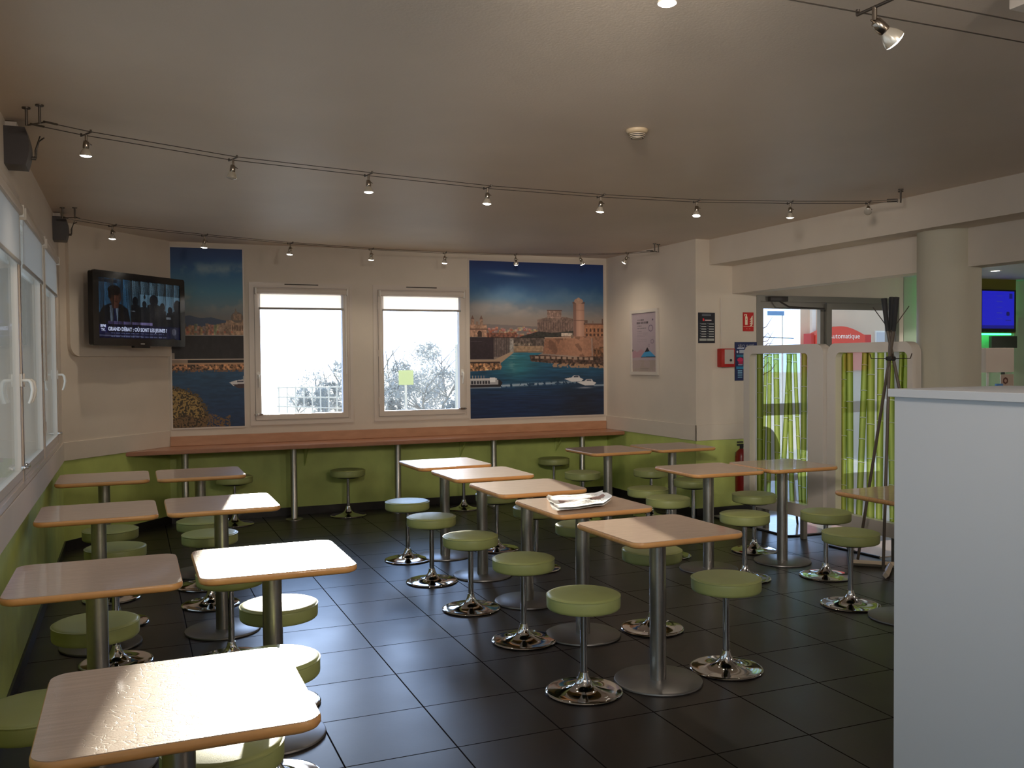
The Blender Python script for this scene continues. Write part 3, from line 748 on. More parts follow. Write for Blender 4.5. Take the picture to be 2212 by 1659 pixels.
# ------------------------------------------------------------------ cable track lights
T1 = [(-.378, 4.712), (-.343, 4.743), (-.181, 4.847), (.525, 5.164), (1.306, 5.321), (2.108, 5.458), (2.936, 5.488), (3.663, 5.435), (4.324, 5.256), (4.854, 5.065), (4.990, 4.93)]
L1 = [2, 3, 4, 5, 6, 7, 8, 9]
T2 = [(-.409, 7.66), (-.383, 7.74), (-.12, 8.004), (.604, 8.355), (1.379, 8.652), (2.194, 8.862), (2.975, 8.926), (3.726, 8.848), (4.368, 8.632), (4.78, 8.362), (4.95, 8.10)]
ZC = 2.66
def normals(T):
    out = []
    for i in range(len(T)):
        a = Vector(T[max(i-1, 0)]); b = Vector(T[min(i+1, len(T)-1)]); d = (b-a).normalized(); out.append((d, Vector((-d.y, d.x))))
    return out
def track(T, label, z=ZC, ends=(True, True), hs=.045):
    t = thing('cable_track', label, 'track', group='low voltage cable tracks on the ceiling')
    N_ = normals(T)
    for s in (-1, 1):
        bm = newbm(); tube(bm, [(p[0]+s*hs*n.x, p[1]+s*hs*n.y, z) for p, (d, n) in zip(T, N_)], .0022, 6); obj('cable', bm, M_cable, t, smooth=80)
    for e, on in zip((0, -1), ends):
        if not on: continue
        p = Vector(T[e]); d, n = N_[e]; d = -d if e == 0 else d
        bm = newbm()
        for s in (-1, 1):
            q = p+n*.045*s
            tube(bm, [(q.x, q.y, z), (q.x-d.x*.07, q.y-d.y*.07, z+.002)], .005, 8)
            tube(bm, [(q.x+d.x*.02, q.y+d.y*.02, z-.012), (q.x+d.x*.02, q.y+d.y*.02, CZ-.004)], .006, 8)
            lathe(bm, [(0, 0), (.018, 0), (.018, .006), (0, .006)], 16, (q.x+d.x*.02, q.y+d.y*.02, CZ-.006))
        tube(bm, [(p.x+n.x*.06, p.y+n.y*.06, z-.004), (p.x-n.x*.06, p.y-n.y*.06, z-.004)], .004, 8)
        obj('end_bracket', bm, M_cable, t, smooth=50)
    return t
track(T1, 'long curved pair of thin cables across the ceiling, carrying the nearer row of spotlights')
track(T2, 'long curved pair of thin cables near the back wall, carrying the farther row of spotlights')
T3 = [(1.0, 2.215), (1.42, 2.22), (2.0, 2.228), (2.6, 2.232), (3.6, 2.245)]
_t3 = track(T3, 'pair of thin cables crossing the upper right corner of the ceiling', ends=(False, False), hs=.068)
def make_spot(lit=True, nm='spotlight'):
    t = empty(nm)
    bm = newbm(); tube(bm, [(0, -.055, -.004), (0, .055, -.004)], .0042, 8)
    tube(bm, [(0, -.052, -.004), (0, -.052, .008)], .005, 8); tube(bm, [(0, .052, -.004), (0, .052, .008)], .005, 8); obj('cross_bar', bm, M_cable, t, smooth=50)
    bm = newbm(); tube(bm, [(0, 0, -.004), (0, 0, -.036)], .006, 10); tube(bm, [(-.012, 0, -.036), (.026, 0, -.052)], .0022, 6); obj('stem', bm, M_socket, t, smooth=50)
    bm = newbm(); lathe(bm, [(0, 0), (.008, 0), (.013, -.004), (.0145, -.02), (.0145, -.034), (.012, -.038), (0, -.038)], 20); h = obj('lamp_head', bm, M_socket, t, smooth=50)
    h.location = (0, 0, -.036)
    return t, h
M_refl = mat('lamp_reflector', (.72, .66, .56, 1), .25, metal=.6)
def finish_head(h, lit):
    bm = newbm(); lathe(bm, [(.012, -.036), (.016, -.042), (.022, -.052), (.0262, -.064), (.027, -.070), (.0245, -.071)], 28); obj('reflector', bm, M_refl, h, smooth=60)
    bm = newbm(); lathe(bm, [(0, -.0775), (.012, -.0765), (.021, -.0740), (.0262, -.0705), (.012, -.060), (0, -.058)], 24); obj('bulb_face', bm, M_bulb if lit else M_bulboff, h, smooth=60)
pl, hl = make_spot(True); finish_head(hl, True)
po, ho = make_spot(False); finish_head(ho, False)
def add_lamp(p, ang, tilt, label, lit=True, first=[True, True], group=None, energy=9.0, scale=1.0):
    if lit:
        o = pl if first[0] else copy_tree(pl); first[0] = False
    else:
        o = po if first[1] else copy_tree(po); first[1] = False
    o.location = (p[0], p[1], ZC); o.rotation_euler = (0, 0, ang); o.scale = (scale,)*3
    hd = [c for c in o.children if c.name.startswith('lamp_head')][0]
    hd.rotation_euler = tilt
    tag(o, label, 'spotlight', group)
    if lit and energy > 0:
        ld = bpy.data.lights.new('spot_beam', 'SPOT'); ld.energy = energy; ld.color = (1, .86, .68); ld.spot_size = math.radians(115); ld.spot_blend = .8; ld.shadow_soft_size = .02
        lo = bpy.data.objects.new('spot_beam', ld); COL.objects.link(lo)
        R_ = Matrix.Rotation(ang, 4, 'Z') @ Matrix.Rotation(tilt[0], 4, 'X') @ Matrix.Rotation(tilt[1], 4, 'Y')
        d = (R_ @ Vector((0, 0, -1, 0))).xyz
        pos = Vector((p[0], p[1], ZC-.036))+d*.085
        lo.location = pos; lo.rotation_euler = d.to_track_quat('-Z', 'Y').to_euler()
ordn = ['first', 'second', 'third', 'fourth', 'fifth', 'sixth', 'seventh', 'eighth']
def tang(T, i):
    a, b = T[i-1], T[i+1]; return math.atan2(b[1]-a[1], b[0]-a[0])
tilts1 = [(.1, 0, 0), (.05, .1, 0), (0, 0, 0), (.05, .05, 0), (.1, .05, 0), (-.15, .12, 0), (.15, -.05, 0), (-.9, .5, 0)]
lab1 = ['lit spotlight hanging closest to the left wall on the nearer cable pair', 'unlit spotlight hanging second from the left on the nearer cable pair',
        'lit spotlight third from the left on the nearer cable pair', 'lit spotlight fourth from the left on the nearer cable pair', 'lit spotlight fifth from the left on the nearer cable pair, below the smoke detector',
        'lit spotlight sixth from the left on the nearer cable pair', 'lit spotlight seventh from the left on the nearer cable pair', 'spotlight turned sideways at the right end of the nearer cable pair']
for k, i in enumerate(L1):
    add_lamp(T1[i], tang(T1, i), tilts1[k], lab1[k], lit=(k not in (1, 7)), group='spotlights on the nearer cable pair')
tilts2 = [(.1, 0, 0), (.1, .05, 0), (.05, .1, 0), (.1, 0, 0), (.1, .05, 0), (.45, -.15, 0), (.3, -.4, 0), (.2, .6, 0)]
lab2 = ['lit spotlight above the television on the farther cable pair', 'lit spotlight in front of the narrow harbour picture', 'lit spotlight above the left back window', 'lit spotlight between and above the two back windows',
        'lit spotlight above the right back window', 'spotlight in front of the left part of the big harbour picture', 'spotlight in front of the right part of the big harbour picture', 'spotlight tilted to the side above the framed poster wall']
for k, i in enumerate(L1):
    add_lamp(T2[i], tang(T2, i), tilts2[k], lab2[k], lit=True, group='spotlights on the farther cable pair')
add_lamp((1.40, 2.22), 0, (0, 0, 0), 'lit spotlight cut off by the top edge of the photo', lit=True, group='spotlights on the corner cable pair')
add_lamp((2.165, 2.235), .05, (-.2, -.85, 0), 'lit spotlight tilted aside in the upper right corner, largest in view', lit=True, group='spotlights on the corner cable pair', scale=1.3)

# transformers for the tracks on the left wall
def transformer(y, label):
    t = thing('transformer_box', label, 'transformer', (-.54, y, 2.50), group='dark curved transformer boxes')
    bm = newbm(); pts = [(0, -.09), (.09, -.09)]+[(.09+.018*math.sin(PI*k/8), -.09+.18*k/8) for k in range(1, 8)]+[(.09, .09), (0, .09)]
    V0 = [bm.verts.new((x, -.085, z+.10)) for x, z in pts]; V1 = [bm.verts.new((x, .085, z+.10)) for x, z in pts]
    n_ = len(pts); bm.faces.new(V0); bm.faces.new(V1[::-1])
    for k in range(n_): bm.faces.new((V0[k], V0[(k+1) % n_], V1[(k+1) % n_], V1[k]))
    obj('housing', bm, M_dgrey, t, smooth=40)
    bm = newbm(); box(bm, .0, .05, -.02, .05, .19, .225); obj('cable_duct', bm, M_pvc, t)
    bm = newbm(); tube(bm, [(.085, .05, .07), (.125, .05, .07)], .009, 10); tube(bm, [(.125, .055, .07), (.128, .06, .12), (.14, .05, .155), (.165, .0, .162)], .0035, 8)
    tube(bm, [(.122, .045, .07), (.122, .05, .11), (.15, -.02, .165)], .003, 8); obj('lead_wire', bm, M_cable, t, smooth=50)
transformer(5.03, 'dark curved transformer box high on the window wall, nearer to the camera')
transformer(7.93, 'dark curved transformer box high on the window wall, next to the television corner')

# smoke detector
t = thing('smoke_detector', 'small round smoke detector on the ceiling', 'smoke detector', (2.404, 4.10, CZ))
bm = newbm(); lathe(bm, [(0, 0), (.055, 0), (.055, -.008), (.050, -.016), (.040, -.020), (0, -.020)], 40); obj('base', bm, mat('cream_plastic', (.44, .34, .22, 1), .5), t, smooth=40)
bm = newbm()
for k, (r, z) in enumerate(((.042, -.022), (.039, -.030), (.034, -.038))):
    lathe(bm, [(0, z), (r, z), (r, z-.005), (0, z-.005)], 36)
lathe(bm, [(0, -.02), (.030, -.02), (.026, -.046), (0, -.047)], 30); obj('sensor_head', bm, mat('cream_plastic2', (.40, .33, .25, 1), .5), t, smooth=40)
bm = newbm(); lathe(bm, [(.031, -.022), (.036, -.022), (.032, -.044), (.028, -.044)], 36); obj('sensor_slots', bm, M_ink, t, smooth=40)
# white ceiling box in the upper right corner
t = thing('ceiling_box', 'white box fixed on the ceiling in the upper right corner', 'ceiling box', (2.755, 1.94, CZ-.035))
bm = newbm(); box(bm, -.16, .16, -.17, .17, -.035, .035, bev=.006); obj('housing', bm, M_pvc, t, smooth=40)
# ------------------------------------------------------------------ television
t = thing('television', 'black flat screen television on the corner wall showing a news debate', 'television', tuple(MD @ Vector((.675, 2.026, .25))), math.atan2(1.0, .87))
# local frame of the root: x along the wall, y into the wall, z up
bm = newbm(); Mt = Matrix.Rotation(PI/2, 4, 'X')
ringprism(bm, rrect(1.16, .632, .022, 5), rrect(1.03, .512, .003, 5), -.012, .006, Mt @ Matrix.Translation((0, 0, 0)))
obj('bezel', bm, M_tv, t, smooth=30)
bm = newbm(); prism(bm, rrect(1.15, .622, .02, 5), -.05, -.004, Mt); prism(bm, rrect(.80, .42, .05, 5), -.085, -.05, Mt)
obj('back_shell', bm, M_tv, t, smooth=30)
bm = newbm(); prism(bm, rrect(.20, .022, .008, 4), -.03, .004, Mt @ Matrix.Translation((0, -.322, 0))); obj('stand_socket', bm, M_tv, t, smooth=30)
bm = newbm(); box(bm, -.12, .12, .05, .075, -.10, .10); tube(bm, [(0, .07, 0), (.05, .14, 0), (0, .21, 0)], .018, 10); box(bm, -.10, .10, .205, .222, -.12, .12); obj('wall_mount', bm, M_dgrey, t, smooth=40)
cv = Canvas(310, 154, 5); nz = cv.noise(6, 4)
cv.vgrad([(0, (92, 128, 150)), (.5, (80, 112, 135)), (1, (50, 70, 90))])
cv.rect(0, 0, .37, 1, (58, 104, 140)); cv.rect(.34, 0, .375, .75, (110, 150, 175), .4)
cv.mix((cv.X > .37), (95, 122, 138), .5); cv.ell(.50, .12, .2, .1, (120, 145, 160), .4)
cv.poly([(0, .62), (.06, .47), (.14, .42), (.26, .42), (.34, .50), (.38, .80), (0, .80)], (22, 24, 30))
cv.poly([(.13, .46), (.165, .44), (.23, .47), (.22, .76), (.14, .76)], (130, 150, 172)); cv.poly([(.17, .50), (.20, .50), (.215, .74), (.165, .74)], (14, 24, 60))
cv.ell(.195, .30, .068, .15, (104, 66, 50)); cv.poly([(.15, .42), (.24, .42), (.225, .50), (.16, .50)], (92, 58, 46))
cv.ell(.185, .20, .075, .085, (34, 26, 24)); cv.ell(.135, .27, .02, .08, (34, 26, 24)); cv.ell(.205, .385, .022, .009, (70, 36, 32)); cv.ell(.185, .28, .009, .007, (30, 22, 22)); cv.ell(.228, .28, .008, .007, (30, 22, 22))
for cx, cy, r, h in ((.43, .36, .035, .08), (.50, .50, .03, .05), (.54, .40, .028, .06), (.66, .32, .055, .10), (.77, .43, .033, .08), (.87, .47, .03, .06), (.97, .40, .05, .12)):
    cv.ell(cx, cy, r, h, (20, 22, 28)); cv.poly([(cx-r*1.7, .85), (cx-r*1.5, cy+h*.9), (cx-r*.6, cy+h*.6), (cx+r*.6, cy+h*.6), (cx+r*1.5, cy+h*.9), (cx+r*1.8, .85)], (20, 22, 28))
cv.ell(.545, .27, .012, .04, (24, 26, 30)); cv.rect(.38, .60, 1, .84, (18, 20, 26), .75); cv.rect(.82, .60, .88, .635, (140, 150, 160), .7); cv.rect(.36, .52, .43, .54, (150, 160, 170), .7)
cv.rect(0, .775, 1, 1, (13, 17, 52)); cv.rect(0, .775, .10, .90, (30, 32, 92)); cv.rect(.11, .715, .64, .762, (112, 104, 150)); cv.rect(.115, .722, .30, .755, (60, 50, 110), .6)
cv.rect(.87, .78, .97, .98, (34, 38, 58)); cv.ell(.92, .86, .03, .06, (120, 120, 130), .6)
for y, x1 in ((.90, .78), (.955, .82)):
    for i in range(60):
        x = .13+i*.0115
        if x < x1 and (i*7+int(y*100)) % 5: cv.rect(x, y, x+.008, y+.018, (120, 130, 170), .75)
cv.rect(0, .945, .5, .955, (150, 155, 175), .7); cv.rect(.01, .02, .22, .075, (20, 26, 40), .8); cv.rect(.75, .05, .95, .075, (130, 150, 160), .4)
cv.mesh('screen', 1.03, .512, Mt @ Matrix.Translation((0, .004, -.004)), vcol_mat('screen_print', emission=.72), t)
M_tvtext = emit('screen_text', (.60, .66, .90, 1), .62)
place_text('GRAND DÉBAT : OÙ SONT LES JEUNES ?', .045, Mt @ Matrix.Translation((-.035, -.174, -.0025)), M_tvtext, t, 'headline_text', width=.74, bold=.0012)
place_text('BFM', .034, Mt @ Matrix.Translation((-.462, -.150, -.0025)), M_tvtext, t, 'channel_text', bold=.001)
place_text('TV.', .034, Mt @ Matrix.Translation((-.462, -.182, -.0025)), M_tvtext, t, 'channel_text', bold=.001)
bm = newbm(); box(bm, -.025, .025, -.0075, -.006, -.300, -.292); obj('maker_mark', bm, M_steel, t)

# ------------------------------------------------------------------ harbour pictures
KP = 1.75
M_print = vcol_mat('matt_photo_print', .55)
def harbour_narrow():
    cv = Canvas(175, 450, 11)
    cv.vgrad([(0, (20, 44, 86)), (.07, (24, 58, 100)), (.14, (38, 82, 118)), (.24, (60, 104, 124)), (.31, (84, 106, 116)), (.38, (98, 98, 98)), (.44, (104, 92, 84)), (1, (104, 92, 84))])
    n = cv.noise(3, 9, 5); cl = np.clip((n-.48)*5, 0, 1)*np.exp(-((cv.Y-.115)/.035)**2); cv.mix(cl, (110, 128, 136), .75)
    cl = np.clip((cv.noise(4, 16, 5)-.45)*4, 0, 1)*np.exp(-((cv.Y-.30)/.06)**2); cv.mix(cl, (128, 122, 114), .55)
    cv.poly([(0, .47), (0, .40), (.1, .385), (.25, .375), (.4, .39), (.55, .385), (.7, .40), (1, .41), (1, .47)], (58, 68, 86))
    nb = cv.noise(40, 80, 3)
    for i in range(26):
        x = .0+i*.039; hgt = .012+.02*cv.rs.rand(); cv.rect(x, .452-hgt, x+.036+.02*cv.rs.rand(), .485, tuple(int(v*(.8+.3*cv.rs.rand())) for v in (128, 108, 92)), 1, nb, 1.0)
    cv.poly([(.62, .47), (.66, .42), (.75, .415), (.76, .40), (.84, .40), (.84, .485), (.60, .485)], (122, 100, 84), 1, nb, .8)
    cv.rect(.83, .395, 1, .485, (146, 118, 96), 1, nb, .8); cv.ell(.91, .385, .085, .030, (96, 84, 76)); cv.rect(.86, .365, .97, .40, (120, 98, 82), 1, nb, .6); cv.rect(.885, .335, .90, .37, (100, 86, 76)); cv.ell(.895, .36, .022, .014, (110, 96, 84))
    for i in range(7): cv.rect(.84+i*.023, .43, .85+i*.023, .46, (70, 50, 42))
    for i in range(9): cv.rect(.02+i*.1, .462, .05+i*.1, .474, (150, 76, 58), .6)
    cv.rect(0, .484, 1, .487, (170, 162, 156)); cv.rect(0, .487, 1, .62, (30, 26, 27), 1, cv.noise(20, 30, 3), .5)
    cv.rect(0, .585, .04, .62, (128, 116, 104)); cv.rect(0, .618, 1, .6225, (168, 150, 136)); cv.rect(.22, .6225, 1, .640, (24, 18, 18)); cv.rect(0, .622, .22, .645, (124, 106, 92)); cv.rect(0, .640, 1, .648, (150, 118, 92))
    nr = cv.noise(45, 120, 2); cv.rect(0, .648, 1, .682, (118, 84, 60), 1, nr, 2.4); cv.mix((cv.Y > .678) & (cv.Y < .692) & (nr > .5), (100, 72, 52))
    m = (cv.Y >= .682); g = np.clip((cv.Y-.682)/.3, 0, 1)
    for c, (p, q) in enumerate(((34, 22), (62, 40), (86, 66))): cv.a[..., c] = np.where(m & (cv.a[..., c] > -1) & ~((cv.Y < .692) & (nr > .5)), p+(q-p)*g, cv.a[..., c])
    nw = cv.noise(8, 90, 3); cv.a[m] *= (1+.35*(nw[m]-.5))[:, None]
    cv.poly([(.79, .752), (.86, .742), (.93, .738), (1, .735), (1, .772), (.84, .770)], (176, 172, 172)); cv.poly([(.83, .762), (1, .760), (1, .785), (.90, .783)], (58, 44, 46)); cv.rect(.90, .742, .99, .752, (60, 60, 70)); cv.rect(.985, .715, .992, .745, (140, 140, 140))
    nl = cv.noise(60, 150, 3); d = np.maximum(((cv.X+.02)/.52)**2+((cv.Y-.93)/.165)**2, 0)
    cv.mix((d+.55*(nl-.5)) < .92, (78, 62, 34)); cv.mix(((d+.7*(nl-.5)) < .85) & (nl > .52), (128, 104, 58)); cv.mix(((d+.5*(nl-.5)) < .8) & (nl < .44), (38, 30, 18))
    cv.mix((cv.Y > .955-.03*np.abs(np.sin(cv.X*9))) & (nl > .47) & (cv.X < .8), (92, 70, 44))
    return cv
def harbour_wide():
    cv = Canvas(430, 452, 21)
    cv.vgrad([(0, (18, 38, 84)), (.08, (24, 56, 104)), (.17, (36, 72, 112)), (.24, (56, 88, 116)), (.28, (82, 92, 104)), (.36, (106, 98, 94)), (.43, (116, 102, 96)), (1, (100, 90, 84))])
    n = cv.noise(5, 10, 5); cl = np.clip((n-.42)*4, 0, 1)*np.exp(-((cv.Y-.30)/.06)**2); cv.mix(cl, (140, 126, 118), .5)
    cl = np.exp(-((cv.X-.30)/.14)**2-((cv.Y-.078-.05*(cv.X-.3))/.012)**2); cv.mix(cl, (130, 140, 156), .75)
    cl = np.clip((cv.noise(8, 8, 4)-.45)*4, 0, 1)*np.exp(-((cv.Y-.20)/.05)**2); cv.mix(cl, (92, 118, 138), .3)
    nb = cv.noise(90, 90, 3)
    cv.poly([(0, .42), (.1, .40), (.25, .405), (.5, .415), (.5, .49), (0, .49)], (92, 84, 84))
    for i in range(60):
        x = .12+i*.0068; y = .43+.045*cv.rs.rand(); cv.rect(x, y-.014, x+.02, y, tuple(int(v*(.80+.25*cv.rs.rand())) for v in (140, 112, 98)), 1, nb, .6)
        if i % 2: cv.rect(x, y-.004, x+.018, y+.008, (126, 66, 50), .8)
    cv.rect(.12, .455, .34, .487, (96, 58, 46), .9, nb, 1.2)
    cv.rect(0, .405, .12, .482, (140, 108, 90), 1, nb, .7); cv.rect(0, .43, .13, .437, (90, 66, 56)); cv.ell(.07, .46, .016, .018, (52, 36, 32)); cv.rect(.055, .46, .085, .482, (52, 36, 32))
    for x in (.02, .082): cv.rect(x-.01, .368, x+.012, .41, (118, 92, 78), 1, nb, .6); cv.poly([(x-.012, .372), (x, .345), (x+.014, .372)], (84, 62, 54))
    cv.rect(.045, .385, .06, .41, (108, 86, 74))
    # mansion block and its upper tower, dark greenery below
    cv.poly([(.49, .37), (.56, .355), (.70, .35), (.76, .362), (.76, .47), (.49, .47)], (92, 74, 68), 1, nb, .7)
    for i in range(14): cv.rect(.50+i*.018, .385, .505+i*.018, .44, (62, 48, 46), .7)
    cv.rect(.565, .310, .672, .358, (116, 94, 86), 1, nb, .7); cv.rect(.562, .305, .676, .311, (78, 60, 56))
    for i in range(8): cv.rect(.57+i*.013, .32, .575+i*.013, .35, (84, 66, 60), .7)
    cv.poly([(.38, .475), (.50, .445), (.60, .455), (.77, .44), (.77, .50), (.34, .49)], (36, 34, 32), 1, nb, .9)
    cv.rect(.84, .395, 1, .49, (128, 88, 66), 1, nb, .5); cv.rect(.84, .392, 1, .40, (86, 56, 46))
    for i in range(5): cv.rect(.862+i*.030, .425, .872+i*.030, .447, (50, 32, 28)); cv.ell(.867+i*.03, .468, .009, .010, (60, 40, 34))
    cv.rect(.985, .36, .995, .40, (70, 50, 44)); cv.rect(.915, .375, .918, .40, (90, 70, 60))
    # fort walls
    cv.poly([(.545, .487), (.76, .475), (.90, .475), (.905, .615), (.53, .59)], (112, 78, 62), 1, nb, .4)
    sh = np.clip((cv.X-.55)/.25, 0, 1); m = cv.pm([(.545, .487), (.76, .475), (.905, .475), (.91, .62), (.53, .60)]); cv.mix(m*(1-np.abs(cv.X-.80)*5).clip(0, 1), (150, 112, 92), .55)
    cv.mix(m & (cv.noise(14, 10, 4) > .57), (72, 50, 42), .5); cv.rect(.80, .56, .905, .562, (80, 56, 48))
    cv.poly([(.91, .475), (1, .475), (1, .63), (.915, .61)], (112, 80, 64), 1, nb, .5); cv.poly([(.92, .56), (1, .545), (1, .63), (.92, .61)], (84, 58, 42), 1, nb, 1.6)
    cv.rect(.545, .484, .77, .489, (164, 140, 122)); cv.rect(.67, .455, .755, .478, (150, 136, 126), 1, nb, .5); cv.rect(.745, .47, .765, .49, (96, 80, 70))
    # round tower
    cv.rect(.762, .255, .850, .478, (124, 92, 80)); tw = np.clip(1-np.abs((cv.X-.812)/.046), 0, 1); m = (cv.X > .762) & (cv.X < .85) & (cv.Y > .25) & (cv.Y < .478); cv.mix(m*tw, (158, 124, 108), .8)
    cv.mix(m & (cv.X < .785), (72, 52, 50), .5); cv.rect(.757, .250, .853, .262, (84, 62, 58)); cv.ell(.805, .245, .034, .018, (140, 112, 98)); cv.ell(.805, .233, .012, .012, (150, 122, 106))
    cv.rect(.762, .303, .85, .306, (96, 70, 62)); cv.rect(.762, .37, .85, .373, (84, 60, 54)); cv.rect(.85, .37, .875, .39, (80, 62, 56)); cv.rect(.845, .39, .852, .40, (60, 46, 42))
    # dark lattice building, footbridge
    cv.rect(0, .487, .17, .625, (36, 26, 32), 1, nb, .4); cv.rect(.17, .487, .285, .61, (84, 72, 70), 1, nb, .6)
    for i in range(9): cv.rect(.175+i*.012, .49, .180+i*.012, .608, (50, 42, 42), .7)
    cv.rect(.285, .495, .315, .58, (118, 112, 108), 1, nb, .8); cv.rect(0, .4855, .54, .490, (18, 14, 18)); cv.rect(.005, .51, .085, .5125, (86, 76, 84), .7)
    cv.rect(.315, .49, .54, .545, (70, 60, 56), 1, nb, 1.2); cv.rect(.315, .52, .45, .535, (118, 104, 92), .8, nb, 1.5); cv.rect(.315, .54, .53, .578, (126, 104, 84), 1, nb, .5); cv.rect(.315, .575, .53, .581, (96, 76, 62))
    # water
    m = cv.Y > .581; m2 = cv.pm([(.315, .581), (.53, .585), (.44, .62), (.55, .65), (1, .69), (1, 1), (0, 1), (0, .70), (.22, .69), (.22, .64)])
    g = np.clip((cv.Y-.58)/.30, 0, 1)
    W = np.stack([24-8*g, 78-44*g, 100-36*g], -1); te = np.exp(-((cv.X-.33)/.14)**2-((cv.Y-.66)/.09)**2)[..., None]; W = W*(1-te*.8)+np.array((40, 104, 112))*te*.8
    te = np.exp(-((cv.X-.84)/.2)**2-((cv.Y-.98)/.22)**2)[..., None]; W = W*(1-te*.6)+np.array((26, 24, 28))*te*.6
    nw = cv.noise(10, 130, 3); W = W*(1+.5*(nw-.5))[..., None]; cv.a = np.where((m2)[..., None], W, cv.a)
    te = np.exp(-((cv.X-.305)/.03)**2-((cv.Y-.63)/.07)**2)*(nw > .45); cv.mix(te, (120, 140, 138), .5)
    cv.poly([(0, .628), (.17, .628), (.30, .575), (.315, .582), (.225, .645), (0, .648)], (140, 118, 100)); cv.rect(0, .640, .215, .650, (44, 30, 28))
    nr = cv.noise(80, 80, 2); cv.poly([(0, .65), (.20, .65), (.23, .67), (.215, .692), (0, .70)], (132, 96, 70), 1, nr, 2.2)
    cv.poly([(.43, .60), (.56, .60), (.75, .615), (.93, .61), (1, .615), (1, .685), (.80, .675), (.62, .655), (.44, .640)], (62, 46, 40), 1, nr, 1.6)
    for i in range(11): cv.rect(.47+i*.042, .606+.0012*i, .497+i*.042, .622+.0012*i, (140, 118, 104), .85)
    cv.mix((cv.Y > .648+.035*(cv.X-.5)) & (cv.Y < .676+.03*(cv.X-.5)) & (cv.X > .60) & (nr > .48), (132, 102, 78), .9)
    # boats
    cv.poly([(0, .755), (.21, .755), (.232, .775), (.215, .80), (0, .805)], (30, 26, 32)); cv.rect(0, .745, .19, .757, (168, 164, 164)); cv.rect(0, .757, .20, .785, (140, 138, 142)); cv.rect(.14, .742, .18, .77, (190, 188, 190))
    for i in range(7): cv.rect(.008+i*.020, .760, .020+i*.020, .780, (28, 28, 36))
    for i in range(5): cv.rect(.015+i*.02, .728, .021+i*.02, .745, (120, 114, 112))
    cv.mix(np.exp(-((cv.Y-.805)/.004)**2)*(cv.X < .22), (150, 156, 166), .7)
    wk = np.exp(-((cv.Y-(.795-.03*(cv.X-.22)))/(.009))**2)*((cv.X > .22) & (cv.X < .80)); cv.mix(wk*(cv.noise(60, 60, 2) > .36)*np.clip(1.2-(cv.X-.22), .3, 1), (168, 178, 188), .8)
    for x, y, s in ((.69, .765, 1.0), (.79, .79, 1.0)):
        cv.poly([(x, y-.008), (x+.05, y-.016), (x+.12, y-.014), (x+.15, y-.004), (x+.13, y+.012), (x+.06, y+.012)], (168, 166, 168)); cv.poly([(x+.055, y-.016), (x+.075, y-.030), (x+.115, y-.028), (x+.125, y-.014)], (150, 148, 152)); cv.rect(x+.075, y-.025, x+.11, y-.018, (50, 54, 66))
    cv.mix(np.exp(-((cv.Y-.803)/.006)**2)*(cv.X > .92), (160, 170, 180), .7); cv.mix(np.exp(-((cv.Y-.818)/.005)**2-((cv.X-.85)/.06)**2), (150, 150, 156), .7)
    for i in range(6): cv.mix(np.exp(-((cv.Y-(.83+i*.012+.02*(cv.X-.4)**2))/.002)**2-((cv.X-.4)/.25)**2), (52, 70, 100), .35)
    return cv
def picture(name, label, cv, x0, x1, z0, z1):
    cx, cz = (x0+x1)/2, (z0+z1)/2; t = thing(name, label, 'picture', (cx, 9.45, cz)); M = frame_mat((0, 0, 0), (1, 0, 0))
    bm = newbm(); box(bm, -(x1-x0)/2-.014, (x1-x0)/2+.014, -(z1-z0)/2-.016, (z1-z0)/2+.014, 0, .009, M=M); obj('backing_board', bm, M_pvc, t)
    cv.mesh('photo_print', x1-x0, z1-z0, M @ Matrix.Translation((0, 0, .0105)), M_print, t, k=KP, kk=(1.0, 1.0, 1.0))
picture('harbour_picture', 'narrow tall harbour picture with a dark building and bush, left of the windows', harbour_narrow(), .362, 1.033, .927, 2.675)
picture('harbour_picture', 'wide harbour picture with a round stone tower and motor boats, right of the windows', harbour_wide(), 3.424, 5.074, .920, 2.652)

# ------------------------------------------------------------------ framed poster on the right wall
def flat_sign(name, label, cat, M, w, h, canvas, thick=.004, k=2.2, board=None, group=None):
    o0 = M.translation; t = thing(name, label, cat, tuple(o0), group=group); R_ = M.to_3x3().to_4x4()
    bm = newbm(); box(bm, -w/2, w/2, -h/2, h/2, 0, thick, M=R_); obj('board', bm, board or M_wprint, t)
    canvas.mesh('print', w-.004, h-.004, R_ @ Matrix.Translation((0, 0, thick+.0012)), M_print, t, k=k)
    return t, R_
cv = Canvas(96, 200, 31); cv.a[:] = (120, 110, 116)
cv.rect(0, .80, 1, 1, (116, 106, 100)); cv.mix(cv.noise(4, 6) > .5, (126, 112, 120), .3)
for x0, y0, x1, y1, c in ((.22, .115, .50, .135, 60), (.20, .155, .66, .19, 40), (.22, .215, .40, .235, 84), (.22, .255, .58, .275, 84), (.22, .31, .40, .318, 88), (.22, .345, .66, .352, 92), (.22, .375, .64, .382, 92), (.22, .40, .55, .407, 92), (.22, .45, .6, .455, 96), (.22, .48, .6, .485, 96)):
    for i in range(14):
        a = x0+(x1-x0)*i/14; cv.rect(a, y0, a+(x1-x0)/14*(.5+.4*cv.rs.rand()), y1, (c, c-4, c))
for cx, cy, rx, ry in ((.76, .27, .08, .05), (.82, .49, .055, .032), (.69, .555, .028, .018)):
    cv.mix(np.abs(np.sqrt(((cv.X-cx)/rx)**2+((cv.Y-cy)/ry)**2)-1) < .14, (80, 70, 84))
cv.ell(.84, .13, .03, .015, (60, 54, 70)); cv.poly([(.0, .61), (.05, .63), (.0, .68)], (20, 16, 22))
